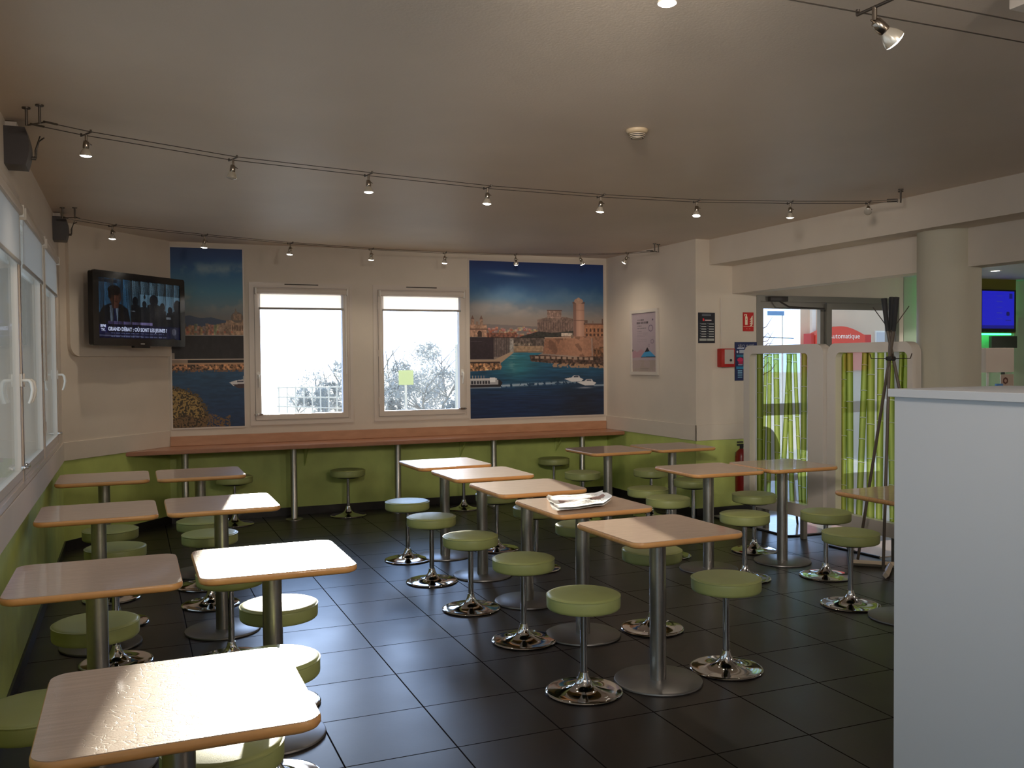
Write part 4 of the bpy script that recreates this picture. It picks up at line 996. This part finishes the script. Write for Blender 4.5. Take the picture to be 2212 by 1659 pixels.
cv.poly([(0, .66), (.12, .635), (.2, .665), (.38, .615), (.5, .65), (.5, .75), (0, .76)], (122, 96, 104)); cv.poly([(.36, .75), (.5, .665), (.72, .645), (.96, .745)], (44, 104, 140)); cv.poly([(.36, .745), (.96, .738), (.98, .755), (.36, .755)], (20, 22, 34))
cv.poly([(.52, .665), (.62, .585), (.72, .655)], (22, 20, 26)); cv.rect(.33, .94, .68, .946, (84, 78, 76)); cv.rect(.33, .965, .66, .971, (84, 78, 76))
t = thing('framed_poster', 'white framed poster with a small blue shape on the wall right of the harbour picture', 'poster', (5.12, 8.586, 1.74)); M = frame_mat((0, 0, 0), (0, -1, 0))
bm = newbm(); ringprism(bm, rrect(.575, .705, .003, 2), rrect(.505, .635, .002, 2), 0, .022, M); obj('poster_frame', bm, M_white, t, smooth=30)
bm = newbm(); box(bm, -.26, .26, -.325, .325, 0, .006, M=M); obj('backing', bm, M_wprint, t)
cv.mesh('poster_print', .51, .64, M @ Matrix.Translation((0, 0, .009)), M_print, t, k=2.2)

# ------------------------------------------------------------------ signs on the entrance wall
def at_wall(x, z): return ME @ Matrix.Translation((x, z, 0))
cv = Canvas(70, 110, 41); cv.a[:] = (14, 15, 24)
cv.rect(.22, .055, .76, .105, (70, 74, 80)); cv.rect(.24, .03, .70, .045, (50, 54, 60), .6); cv.poly([(.26, .19), (.34, .19), (.36, .27), (.26, .27)], (170, 30, 40)); cv.rect(.40, .235, .78, .265, (180, 150, 150))
for r in range(6):
    y = .36+r*.083
    for x in (.08, .54): cv.rect(x, y-.018, x+.06, y+.012, (90, 96, 104), .8); cv.rect(x+.09, y, x+.39, y+.026, (136, 138, 136))
cv.rect(.06, .855, .48, .925, (120, 122, 118)); cv.rect(.52, .855, .94, .925, (120, 122, 118))
flat_sign('notice_board', 'black notice with two columns of white lines, left of the red alarm box', 'sign', at_wall(5.244, 1.862), .195, .30, cv, k=2.2, board=M_navy)
cv = Canvas(64, 100, 42); cv.a[:] = (138, 16, 14); w_ = (176, 158, 140)
cv.poly([(.18, .26), (.22, .20), (.38, .20), (.42, .26), (.42, .66), (.18, .66)], w_); cv.rect(.25, .13, .36, .21, w_); cv.rect(.10, .10, .38, .135, w_); cv.poly([(.08, .13), (.12, .13), (.16, .20), (.10, .20)], w_); cv.ell(.30, .36, .05, .03, (120, 60, 50))
for i in range(4):
    y = .20+i*.12; cv.poly([(.62, y+.17), (.74, y+.10), (.80, y+.02), (.92, y-.04), (.90, y+.06), (.84, y+.13), (.72, y+.19)], w_)
cv.rect(.03, .735, .97, .75, w_); cv.rect(.28, .83, .40, .90, (150, 60, 56)); cv.rect(.54, .83, .68, .90, (150, 60, 56))
flat_sign('fire_extinguisher_sign', 'small red sign with a white extinguisher and flames', 'sign', at_wall(5.742, 1.925), .13, .19, cv, k=2.2, board=M_red)
cv = Canvas(110, 150, 43); cv.a[:] = (16, 26, 62)
cv.rect(.06, .16, .94, .185, (90, 100, 130), .0); cv.rect(.10, .145, .42, .165, (150, 156, 170)); cv.ell(.11, .25, .035, .03, (150, 156, 170)); cv.rect(.20, .20, .60, .285, (120, 126, 138)); cv.rect(.07, .325, .9, .385, (22, 86, 112)); cv.rect(.07, .43, .9, .435, (22, 40, 80))
cv.ell(.24, .46, .13, .06, (150, 24, 66)); cv.rect(.16, .50, .36, .57, (130, 24, 56)); cv.rect(.15, .575, .35, .60, (150, 156, 170), .7); cv.rect(.06, .635, .9, .70, (22, 92, 126))
for i in range(4): cv.rect(.13, .735+i*.055, .33, .757+i*.055, (96, 136, 160)); cv.rect(.45, .735+i*.055, .8, .757+i*.055, (96, 136, 160))
t, R_ = flat_sign('safety_poster', 'dark blue safety poster partly covered by the bamboo screen', 'poster', at_wall(5.712, 1.528), .27, .386, cv, k=2.2, board=M_navy)
place_text('SÉCURITÉ', .045, R_ @ Matrix.Translation((.0, .150, .0062)), mat('grey_print', (.40, .40, .42, 1), .6), t, 'title_text', width=.19)
# alarm box with its conduit
t = thing('alarm_box', 'red alarm box with a white label on the wall', 'alarm', tuple(ME @ Vector((5.44, 1.565, 0)))); M = frame_mat((0, 0, 0), (1, 0, 0))
bm = newbm(); box(bm, -.072, .092, -.092, .092, 0, .075, bev=.006, M=M); obj('housing', bm, M_red, t, smooth=40)
bm = newbm(); box(bm, -.035, .075, -.06, .082, .0745, .0775, M=M); obj('label_plate', bm, mat('dull_white', (.50, .44, .40, 1), .5), t)
bm = newbm(); tube(bm, [M @ Vector((.035, -.025, .077)), M @ Vector((.035, -.025, .085))], .012, 16); obj('push_button', bm, M_ink, t, smooth=40)
bm = newbm(); tube(bm, [M @ Vector((-.03, .09, .008)), M @ Vector((-.03, .60, .008))], .006, 8); obj('conduit', bm, M_pvc, t, smooth=40)
# fire extinguisher behind the first screen
t = thing('fire_extinguisher', 'dark red fire extinguisher half hidden behind the left bamboo screen', 'fire extinguisher', (5.60, 7.54, .22))
bm = newbm(); lathe(bm, [(0, 0), (.05, 0), (.062, .015), (.062, .36), (.05, .41), (.02, .44), (0, .44)], 32); obj('cylinder', bm, M_redd, t, smooth=40)
bm = newbm(); lathe(bm, [(.018, .44), (.018, .475), (0, .475)], 16); box(bm, -.05, .02, -.008, .008, .47, .485); box(bm, -.05, .015, -.008, .008, .50, .512); obj('valve', bm, M_ink, t, smooth=40)
bm = newbm(); tube(bm, [(.018, 0, .46), (.06, -.02, .45), (.078, -.02, .36), (.075, -.01, .10)], .009, 8); obj('hose', bm, M_ink, t, smooth=60)
bm = newbm(); box(bm, -.02, .02, .055, .08, .30, .40); obj('wall_hook', bm, M_steel, t)
# brown chair behind the first screen
t = thing('chair', 'dark brown chair with a rounded back glimpsed through the left bamboo screen', 'chair', (5.62, 7.05, 0), math.radians(-20))
bm = newbm(); pts = [(.15*math.sin(a)*(1 if math.cos(a) < 0 else .9), .62+.28*-math.cos(a)) for a in [2*PI*k/32 for k in range(32)]]
prism(bm, pts, -.02, .02, Matrix.Translation((-.05, .16, 0)) @ Matrix.Rotation(PI/2, 4, 'X')); obj('backrest', bm, M_brown, t, smooth=50)
bm = newbm(); prism(bm, rrect(.36, .36, .08, 6), .42, .47); obj('seat', bm, M_brown, t, smooth=50)
for sx in (-1, 1):
    for sy in (-1, 1):
        bm = newbm(); tube(bm, [(sx*.13, sy*.13, .43), (sx*.16, sy*.16, 0)], [.014, .010], 10); obj('leg', bm, M_brown, t, smooth=50)

# ------------------------------------------------------------------ coat stand
t = thing('coat_stand', 'tall stand of crossed rods in front of the right bamboo screen', 'coat stand', (5.02, 5.02, 0))
cx_ = Vector((0, 0, 1.55))
for k, ft in enumerate(((.04, .36, .03), (-.085, -.02, .03), (.235, -.20, .0))):
    ft = Vector(ft); d = (cx_-ft).normalized(); q = cx_+d*.20; e = cx_+d*.44+Vector(((-.02, .01, .02)[k], 0, 0)); off = Vector(((-.012, 0, .014)[k], (.0, .012, -.01)[k], 0))
    bm = newbm(); tube(bm, [ft, cx_+off, q+off], .011, 10); obj('rod', bm, M_wooden, t, smooth=60)
    bm = newbm(); tube(bm, [q+off, e+off*1.5], [.013, .020], 10); obj('rod_tip', bm, M_ink, t, smooth=60)
bm = newbm(); lathe(bm, [(.026, 1.535), (.034, 1.540), (.034, 1.560), (.026, 1.565)], 24); obj('collar', bm, M_ink, t, smooth=50)
for a in (-40, 140, 50, 230):
    a = math.radians(a); bm = newbm(); tube(bm, [(0, 0, 1.55), (.13*math.cos(a), .13*math.sin(a), 1.55), (.14*math.cos(a), .14*math.sin(a), 1.585)], .004, 6); obj('hook', bm, M_cable, t, smooth=60)
for a in (-50, 130):
    a = math.radians(a); bm = newbm(); tube(bm, [(0, 0, 1.74), (.12*math.cos(a), .12*math.sin(a), 1.92)], .0035, 6); obj('hook', bm, M_cable, t, smooth=60)
bm = newbm(); tube(bm, [(-.06, .33, .022), (.22, .08, .022)], .022, 4); tube(bm, [(.14, .14, .022), (-.14, -.10, .022)], .022, 4); obj('foot_rail', bm, M_beigew, t)

# ------------------------------------------------------------------ service corner behind the column
bm = newbm(); box(bm, 7.80, 10.2, 0, LZ, 0, .008, M=ME); struct('trim_%d' % n, bm, M_greenwall); n += 1
bm = newbm(); ringprism(bm, rrect(.80, 2.04, .002, 2), rrect(.66, 1.97, .002, 2), 0, .03, ME @ Matrix.Translation((9.86, 1.02, 0))); box(bm, 9.53, 10.19, 0, 2.005, .004, .016, M=ME)
struct('door_3', bm, M_greenwall)
t = thing('menu_screen', 'glowing blue upright screen on an olive panel beyond the round column', 'screen', (9.02, 7.50, 2.07))
M = frame_mat((0, 0, 0), (1, 0, 0))
bm = newbm(); prism(bm, rrect(.56, .475, .012, 4), 0, .04, M @ Matrix.Translation((0, 0, .02))); obj('bezel', bm, M_tv, t, smooth=30)
cv = Canvas(80, 64, 51); cv.a[:] = (24, 26, 168); cv.rect(0, .9, 1, 1, (16, 16, 110)); cv.rect(.84, .07, .94, .20, (14, 16, 90)); cv.ell(.80, .60, .055, .06, (14, 14, 70)); cv.rect(.72, .76, .90, .785, (14, 14, 80))
for i in range(5): cv.rect(.45, .12+i*.15, .62, .14+i*.15, (40, 44, 150)); cv.rect(.70, .36+i*.02, .86, .362+i*.02, (16, 16, 110))
cv.mesh('display', .50, .42, M @ Matrix.Translation((0, .01, .0615)), vcol_mat('blue_display', emission=1.15), t)
bm = newbm(); box(bm, 8.15, 9.36, 1.82, LZ, .09, .13, M=ME); o = tag(obj('olive_panel', bm, M_olive), 'olive green panel carrying the blue screen beyond the column', 'panel')
bm = newbm(); box(bm, 9.335, 9.35, 1.84, 2.40, .05, .07, M=ME); box(bm, 8.16, 8.175, 1.84, 2.40, .05, .07, M=ME); box(bm, 8.2, 9.30, 1.80, 1.818, .09, .12, M=ME)
o = tag(obj('led_strip', bm, M_led), 'green glowing light strip around the olive panel', 'light strip')
t = thing('monitor', 'dark monitor below the glowing blue screen, above the white box lamp', 'monitor', (9.05, 7.40, 1.10))
bm = newbm(); box(bm, -.20, .20, -.02, .02, .55, .685, bev=.004); obj('screen_body', bm, mat('dim_screen', (.03, .035, .028, 1), .3), t)
bm = newbm(); tube(bm, [(0, 0, .55), (0, 0, .02)], .02, 10); lathe(bm, [(0, 0), (.10, 0), (.10, .015), (0, .02)], 24); obj('foot', bm, M_ink, t, smooth=50)
t = thing('service_counter', 'pale service counter behind the round column', 'counter', (8.4, 7.0, 0))
bm = newbm(); box(bm, -.95, .95, -.55, .60, 0, 1.06); obj('body', bm, M_div, t)
bm = newbm(); box(bm, -1.0, 1.0, -.60, .60, 1.06, 1.10, bev=.004); obj('worktop', bm, M_div, t)
t = thing('box_lamp', 'white box-shaped lamp shade next to the round column', 'lamp', (7.90, 6.60, 1.10))
bm = newbm(); box(bm, -.18, .205, -.10, .10, .30, .54, bev=.004); obj('lamp_shade', bm, M_shade, t, smooth=40)
bm = newbm(); tube(bm, [(-.04, 0, .012), (-.04, 0, .31)], .012, 12); lathe(bm, [(0, 0), (.08, 0), (.08, .012), (0, .014)], 24, (-.04, 0, 0)); obj('stem', bm, M_white, t, smooth=50)
t = thing('leaflet_holder', 'leaflets with printed drawings standing below the white box lamp', 'leaflets', (7.93, 6.46, 1.10))
bm = newbm(); box(bm, -.11, .10, -.01, .012, 0, .03); obj('holder', bm, M_white, t)
cv = Canvas(40, 60, 61); cv.a[:] = (122, 108, 98); cv.ell(.35, .25, .2, .13, (60, 30, 24)); cv.ell(.35, .25, .1, .06, (122, 100, 90)); cv.ell(.5, .75, .22, .12, (24, 20, 22)); cv.ell(.5, .80, .13, .09, (122, 108, 98))
cv.mesh('leaflet', .17, .25, frame_mat((.015, -.015, .155), (1, 0, 0)), M_print, t, k=2.2)
bm = newbm(); box(bm, -.075, .105, -.012, -.004, .03, .28); obj('leaflet_back', bm, M_paper, t)
t = thing('cup', 'small blue cup beside the leaflets next to the column', 'cup', (7.80, 6.42, 1.10)); bm = newbm(); lathe(bm, [(0, 0), (.03, 0), (.036, .19), (.033, .19), (.028, .005), (0, .005)], 24); obj('cup_body', bm, mat('blue_paper', (.06, .20, .50, 1), .5), t, smooth=50)
t = thing('downlight', 'small round downlight in the low ceiling beyond the column', 'downlight', (8.15, 6.76, LZ))
bm = newbm(); lathe(bm, [(.045, 0), (.062, 0), (.060, -.005), (.045, -.004)], 32); obj('trim_ring', bm, M_white, t, smooth=50)
bm = newbm(); lathe(bm, [(0, -.002), (.045, -.002)], 32); obj('lens', bm, M_down, t)
# ------------------------------------------------------------------ outdoors
def sstruct(name, bm, m): return struct(name, bm, m)
bm = newbm()
for a in ((-60, 70, 9.64, 120), (-60, -.73, -30, 9.64), (10.5, 70, -30, 9.64)):
    vv = [bm.verts.new(p) for p in ((a[0], a[2], -.13), (a[1], a[2], -.13), (a[1], a[3], -.13), (a[0], a[3], -.13))]; bm.faces.new(vv)
vv = [bm.verts.new(p) for p in ((5.33, 7.81, -.125), (10.5, 7.81, -.125), (10.5, 9.64, -.125), (5.33, 9.64, -.125))]; bm.faces.new(vv)
sstruct('ground', bm, M_out)
def make_tree(label, x, y, w, z0, z1, seed, nleaf=2600, trunks=3, cat='tree', nm='tree', depth=1.2, leaf=.05, m=None, group=None):
    rnd = random.Random(seed); t = thing(nm, label, cat, (x, y, -.13), group=group)
    bm = newbm(); tips = []
    for k in range(trunks):
        a = rnd.uniform(0, 6.28); b = Vector((rnd.uniform(-.05, .05)*trunks, rnd.uniform(-.1, .1), 0)); p = [b]
        H = z0+(z1-z0)*rnd.uniform(.5, .85)
        for s in (.35, .7, 1.0): p.append(b+Vector((w*.32*s*math.cos(a)*rnd.uniform(.5, 1), depth*.3*s*math.sin(a), H*s)))
        tube(bm, p, [.045, .035, .02, .008], 7); tips += p[1:]
        for q in range(5):
            c = p[2].lerp(p[3], rnd.random()); e = c+Vector((rnd.uniform(-.3, .3)*w, rnd.uniform(-.3, .3)*depth, rnd.uniform(.1, .35)*(z1-z0))); tube(bm, [c, e], [.014, .004], 5)
    obj('trunk', bm, M_trunk, t)
    bm = newbm(); cl = [(rnd.uniform(-.42, .42)*w, rnd.uniform(-.4, .4)*depth, z0+(z1-z0)*rnd.uniform(.15, .88), rnd.uniform(.14, .26)*w) for _ in range(14)]
    for _ in range(nleaf):
        c = rnd.choice(cl); v = Vector((rnd.gauss(0, 1), rnd.gauss(0, 1), rnd.gauss(0, 1))).normalized()*c[3]*rnd.uniform(.5, 1.05)
        p = Vector((c[0], c[1], c[2]))+Vector((v.x, v.y, v.z*.8))
        if p.z < z0*.8 or p.z > z1+.05: continue
        a = Vector((rnd.gauss(0, 1), rnd.gauss(0, 1), rnd.gauss(0, 1))).normalized(); b = a.orthogonal().normalized(); s = leaf*rnd.uniform(.5, 1.1)
        bm.faces.new([bm.verts.new(p+a*s), bm.verts.new(p+b*s*.4), bm.verts.new(p-a*s), bm.verts.new(p-b*s*.4)])
    obj('foliage', bm, m or M_leaf, t); return t
make_tree('pale bushy tree outside the left back window, above the white fence', 3.6, 18.4, 1.4, .4, 1.95, 1, 3600, depth=.8)
make_tree('low pale bush outside at the lower right of the left back window', 3.05, 17.2, .8, .3, 1.3, 2, 1600, 2, depth=.6)
make_tree('grey tree outside behind the left half of the right back window', 5.0, 18.0, 1.5, .3, 2.1, 3, 5200, depth=.8)
make_tree('broad grey tree outside behind the right half of the right back window', 6.6, 19.6, 2.0, .3, 2.4, 4, 6200, depth=.9)
make_tree('low dense bush outside under the trees of the right back window', 5.3, 16.6, 2.1, .1, 1.45, 5, 5200, 3, depth=.7)
t = thing('garden_fence', 'white wire fence outside the left back window', 'fence', (3.1, 16.2, -.13))
bm = newbm()
for k in range(12): tube(bm, [(-.75+k*.14, k*-.02, 0), (-.75+k*.14, k*-.02, 1.26)], .012, 6)
for k, z in enumerate((1.24, 1.08, .92, .76)): tube(bm, [(-.78, 0, z), (.80, -.22, z-.04*k)], .012, 6)
obj('fence_panel', bm, M_fence, t)
t = thing('outdoor_sign', 'pale green square sign outside the right back window', 'sign', (4.0, 14.0, -.13))
bm = newbm(); box(bm, -.12, .12, -.01, .01, 1.31, 1.54, bev=.004); obj('sign_board', bm, M_signgreen, t)
bm = newbm(); tube(bm, [(0, .02, 0), (0, .02, 1.4)], .02, 8); obj('sign_post', bm, M_fence, t, smooth=50)
t = thing('bollard_block', 'grey block on the ground outside below the green sign', 'block', (3.94, 13.6, -.13)); bm = newbm(); box(bm, -.12, .12, -.12, .12, 0, .95, bev=.02); obj('block_body', bm, M_block, t)
t = thing('flag_pole', 'pale pole outside at the right edge of the right back window', 'pole', (4.86, 14.0, -.13)); bm = newbm(); tube(bm, [(0, 0, 0), (0, 0, 1.95)], [.05, .035], 10); obj('pole_shaft', bm, M_fence, t, smooth=50)
# seen through the doors
t = thing('neighbour_building', 'beige rendered building outside the right entrance door', 'building', (14.38, 13.5, -.13))
bm = newbm(); prism(bm, [(-3.05, 0), (6, 0), (9.5, 4), (.7, 4)], 0, 5); obj('wall', bm, M_beigeout, t)
bm = newbm(); box(bm, -2.83, -2.75, -.07, -.0, 0, 5); obj('downpipe', bm, M_fence, t)
bm = newbm(); box(bm, -1.29, -.98, -.03, 0, 1.93, 2.19); obj('window', bm, M_fence, t)
bm = newbm(); box(bm, -1.26, -1.01, -.035, -.028, 1.96, 2.16); obj('window_pane', bm, mat('pale_pane', (.50, .52, .62, 1), .3), t)
t = thing('kiosk', 'red automatic kiosk with curved top outside the right entrance door', 'kiosk', (11.78, 13.13, -.13))
def arc(x0, x1, zb, zt, rise, k=16):
    return [(x0, zb), (x1, zb)]+[(x1+(x0-x1)*i/k, zt+rise*math.sin(PI*i/k)) for i in range(k+1)]
bm = newbm(); prism(bm, arc(-.52, .62, 1.45, 2.09, .16), -.12, .12, Matrix.Rotation(PI/2, 4, 'X')); obj('canopy', bm, mat('red_plastic_sheet', (.62, .05, .03, 1), .4), t, smooth=30)
bm = newbm(); box(bm, .62, .78, -.10, .10, 1.45, 2.10); obj('side_cheek', bm, mat('dark_red_sheet', (.48, .02, .02, 1), .4), t)
bm = newbm(); box(bm, -.60, -.53, -.10, .10, 1.45, 2.12); obj('side_cheek', bm, M_red, t)
bm = newbm(); box(bm, -.50, .70, -.06, .10, 0, 1.46); obj('kiosk_body', bm, M_out, t)
place_text('Automatique', .13, frame_mat((.13, -.125, 2.07), (1, 0, 0)), mat('bright_white_print', (.85, .85, .85, 1), .5), t, 'name_text', width=.72)
t = thing('bare_tree', 'bare reddish tree outside the left entrance door', 'tree', (10.25, 13.3, -.13)); rnd = random.Random(9); bm = newbm()
tube(bm, [(0, 0, 0), (.03, 0, 1.2), (.0, 0, 2.35)], [.05, .03, .012], 8)
for k in range(16):
    z = rnd.uniform(1.3, 2.4); a = rnd.choice((-1, 1)); tube(bm, [(0, 0, z), (a*rnd.uniform(.1, .3), rnd.uniform(-.1, .1), z+rnd.uniform(.02, .2)), (a*rnd.uniform(.25, .45), 0, z+rnd.uniform(.0, .3))], [.012, .008, .003], 5)
obj('branches', bm, mat('reddish_bark', (.30, .17, .14, 1), .9), t)
t = thing('street_sign', 'small blue street sign outside the left entrance door', 'sign', (10.72, 13.4, -.13)); bm = newbm(); box(bm, -.20, .16, -.01, .01, 2.45, 2.53); obj('sign_plate', bm, mat('street_blue', (.14, .30, .62, 1), .5), t)
bm = newbm(); tube(bm, [(.14, .02, 0), (.14, .02, 2.53)], .015, 8); obj('sign_pole', bm, M_fence, t, smooth=50)
t = thing('overhead_wire', 'dark wire crossing the sky outside the left entrance door', 'wire', (8.0, 13.1, 0)); bm = newbm(); tube(bm, [(-3, 0, 2.12), (0, 0, 2.02), (2.85, 0, 1.90)], .008, 6); obj('wire_line', bm, M_ink, t)

# ------------------------------------------------------------------ light
AZ, EL = math.radians(10.0), math.radians(8.3)
S = Vector((math.sin(AZ)*math.cos(EL), math.cos(AZ)*math.cos(EL), math.sin(EL)))
ld = bpy.data.lights.new('sun', 'SUN'); ld.energy = SUN_E; ld.angle = math.radians(.6); ld.color = (1.0, .90, .76)
so = bpy.data.objects.new('sun', ld); COL.objects.link(so); so.rotation_euler = (-S).to_track_quat('-Z', 'Y').to_euler(); so.location = S*30
w = bpy.data.worlds.new('sky'); scene.world = w; w.use_nodes = True; nt = w.node_tree; N = nt.nodes; L = nt.links
bg = N['Background']; tc = N.new('ShaderNodeTexCoord')
nrm = N.new('ShaderNodeVectorMath'); nrm.operation = 'NORMALIZE'; L.new(tc.outputs['Generated'], nrm.inputs[0])
dp = N.new('ShaderNodeVectorMath'); dp.operation = 'DOT_PRODUCT'; L.new(nrm.outputs[0], dp.inputs[0]); dp.inputs[1].default_value = S
mx = N.new('ShaderNodeMath'); mx.operation = 'MAXIMUM'; mx.inputs[1].default_value = 0; L.new(dp.outputs['Value'], mx.inputs[0])
def glow(exp, col):
    p = N.new('ShaderNodeMath'); p.operation = 'POWER'; p.inputs[1].default_value = exp; L.new(mx.outputs[0], p.inputs[0])
    v = N.new('ShaderNodeVectorMath'); v.operation = 'SCALE'; v.inputs[0].default_value = col; L.new(p.outputs[0], v.inputs['Scale']); return v
g1 = glow(9, SKY_G1); g2 = glow(90, SKY_G2)
a1 = N.new('ShaderNodeVectorMath'); a1.operation = 'ADD'; L.new(g1.outputs[0], a1.inputs[0]); L.new(g2.outputs[0], a1.inputs[1])
a2 = N.new('ShaderNodeVectorMath'); a2.operation = 'ADD'; L.new(a1.outputs[0], a2.inputs[0]); a2.inputs[1].default_value = SKY_B
L.new(a2.outputs[0], bg.inputs['Color']); bg.inputs['Strength'].default_value = 1.0
w.cycles.sampling_method = 'MANUAL'; w.cycles.sample_map_resolution = 1024
# unseen point lights added as room fill, behind and beside the camera
def add_fill_point(x, y, z, e, col=(1, .80, .60)):
    ld = bpy.data.lights.new('fill_point', 'POINT'); ld.energy = e; ld.color = col; ld.shadow_soft_size = .12
    o = bpy.data.objects.new('fill_point', ld); COL.objects.link(o); o.location = (x, y, z)
for p in FILL_POINTS: add_fill_point(*p)
for a, b, e, cone in FILL_SPOTS:      # unseen spots added overhead near the camera to brighten the far walls
    l2 = bpy.data.lights.new('fill_spot', 'SPOT'); l2.energy = e; l2.spot_size = math.radians(cone); l2.spot_blend = 1.0; l2.color = (1, .90, .78); l2.shadow_soft_size = .22
    o = bpy.data.objects.new('fill_spot', l2); COL.objects.link(o); o.location = a; o.rotation_euler = (Vector(b)-Vector(a)).to_track_quat('-Z', 'Y').to_euler()
ld = bpy.data.lights.new('downlight_beam', 'SPOT'); ld.energy = 25; ld.spot_size = math.radians(120); ld.color = (1, .95, .85); ld.shadow_soft_size = .04
o = bpy.data.objects.new('downlight_beam', ld); COL.objects.link(o); o.location = (8.15, 6.76, LZ-.02)
scene.cycles.max_bounces = 8; scene.cycles.diffuse_bounces = 5; scene.cycles.glossy_bounces = 4; scene.cycles.transparent_max_bounces = 12; scene.cycles.transmission_bounces = 4
scene.cycles.sample_clamp_indirect = 6.0; scene.cycles.caustics_reflective = False; scene.cycles.caustics_refractive = False
scene.cycles.use_denoising = True
try:
    scene.cycles.denoiser = 'OPENIMAGEDENOISE'; scene.cycles.denoising_input_passes = 'RGB_ALBEDO_NORMAL'
except Exception: pass
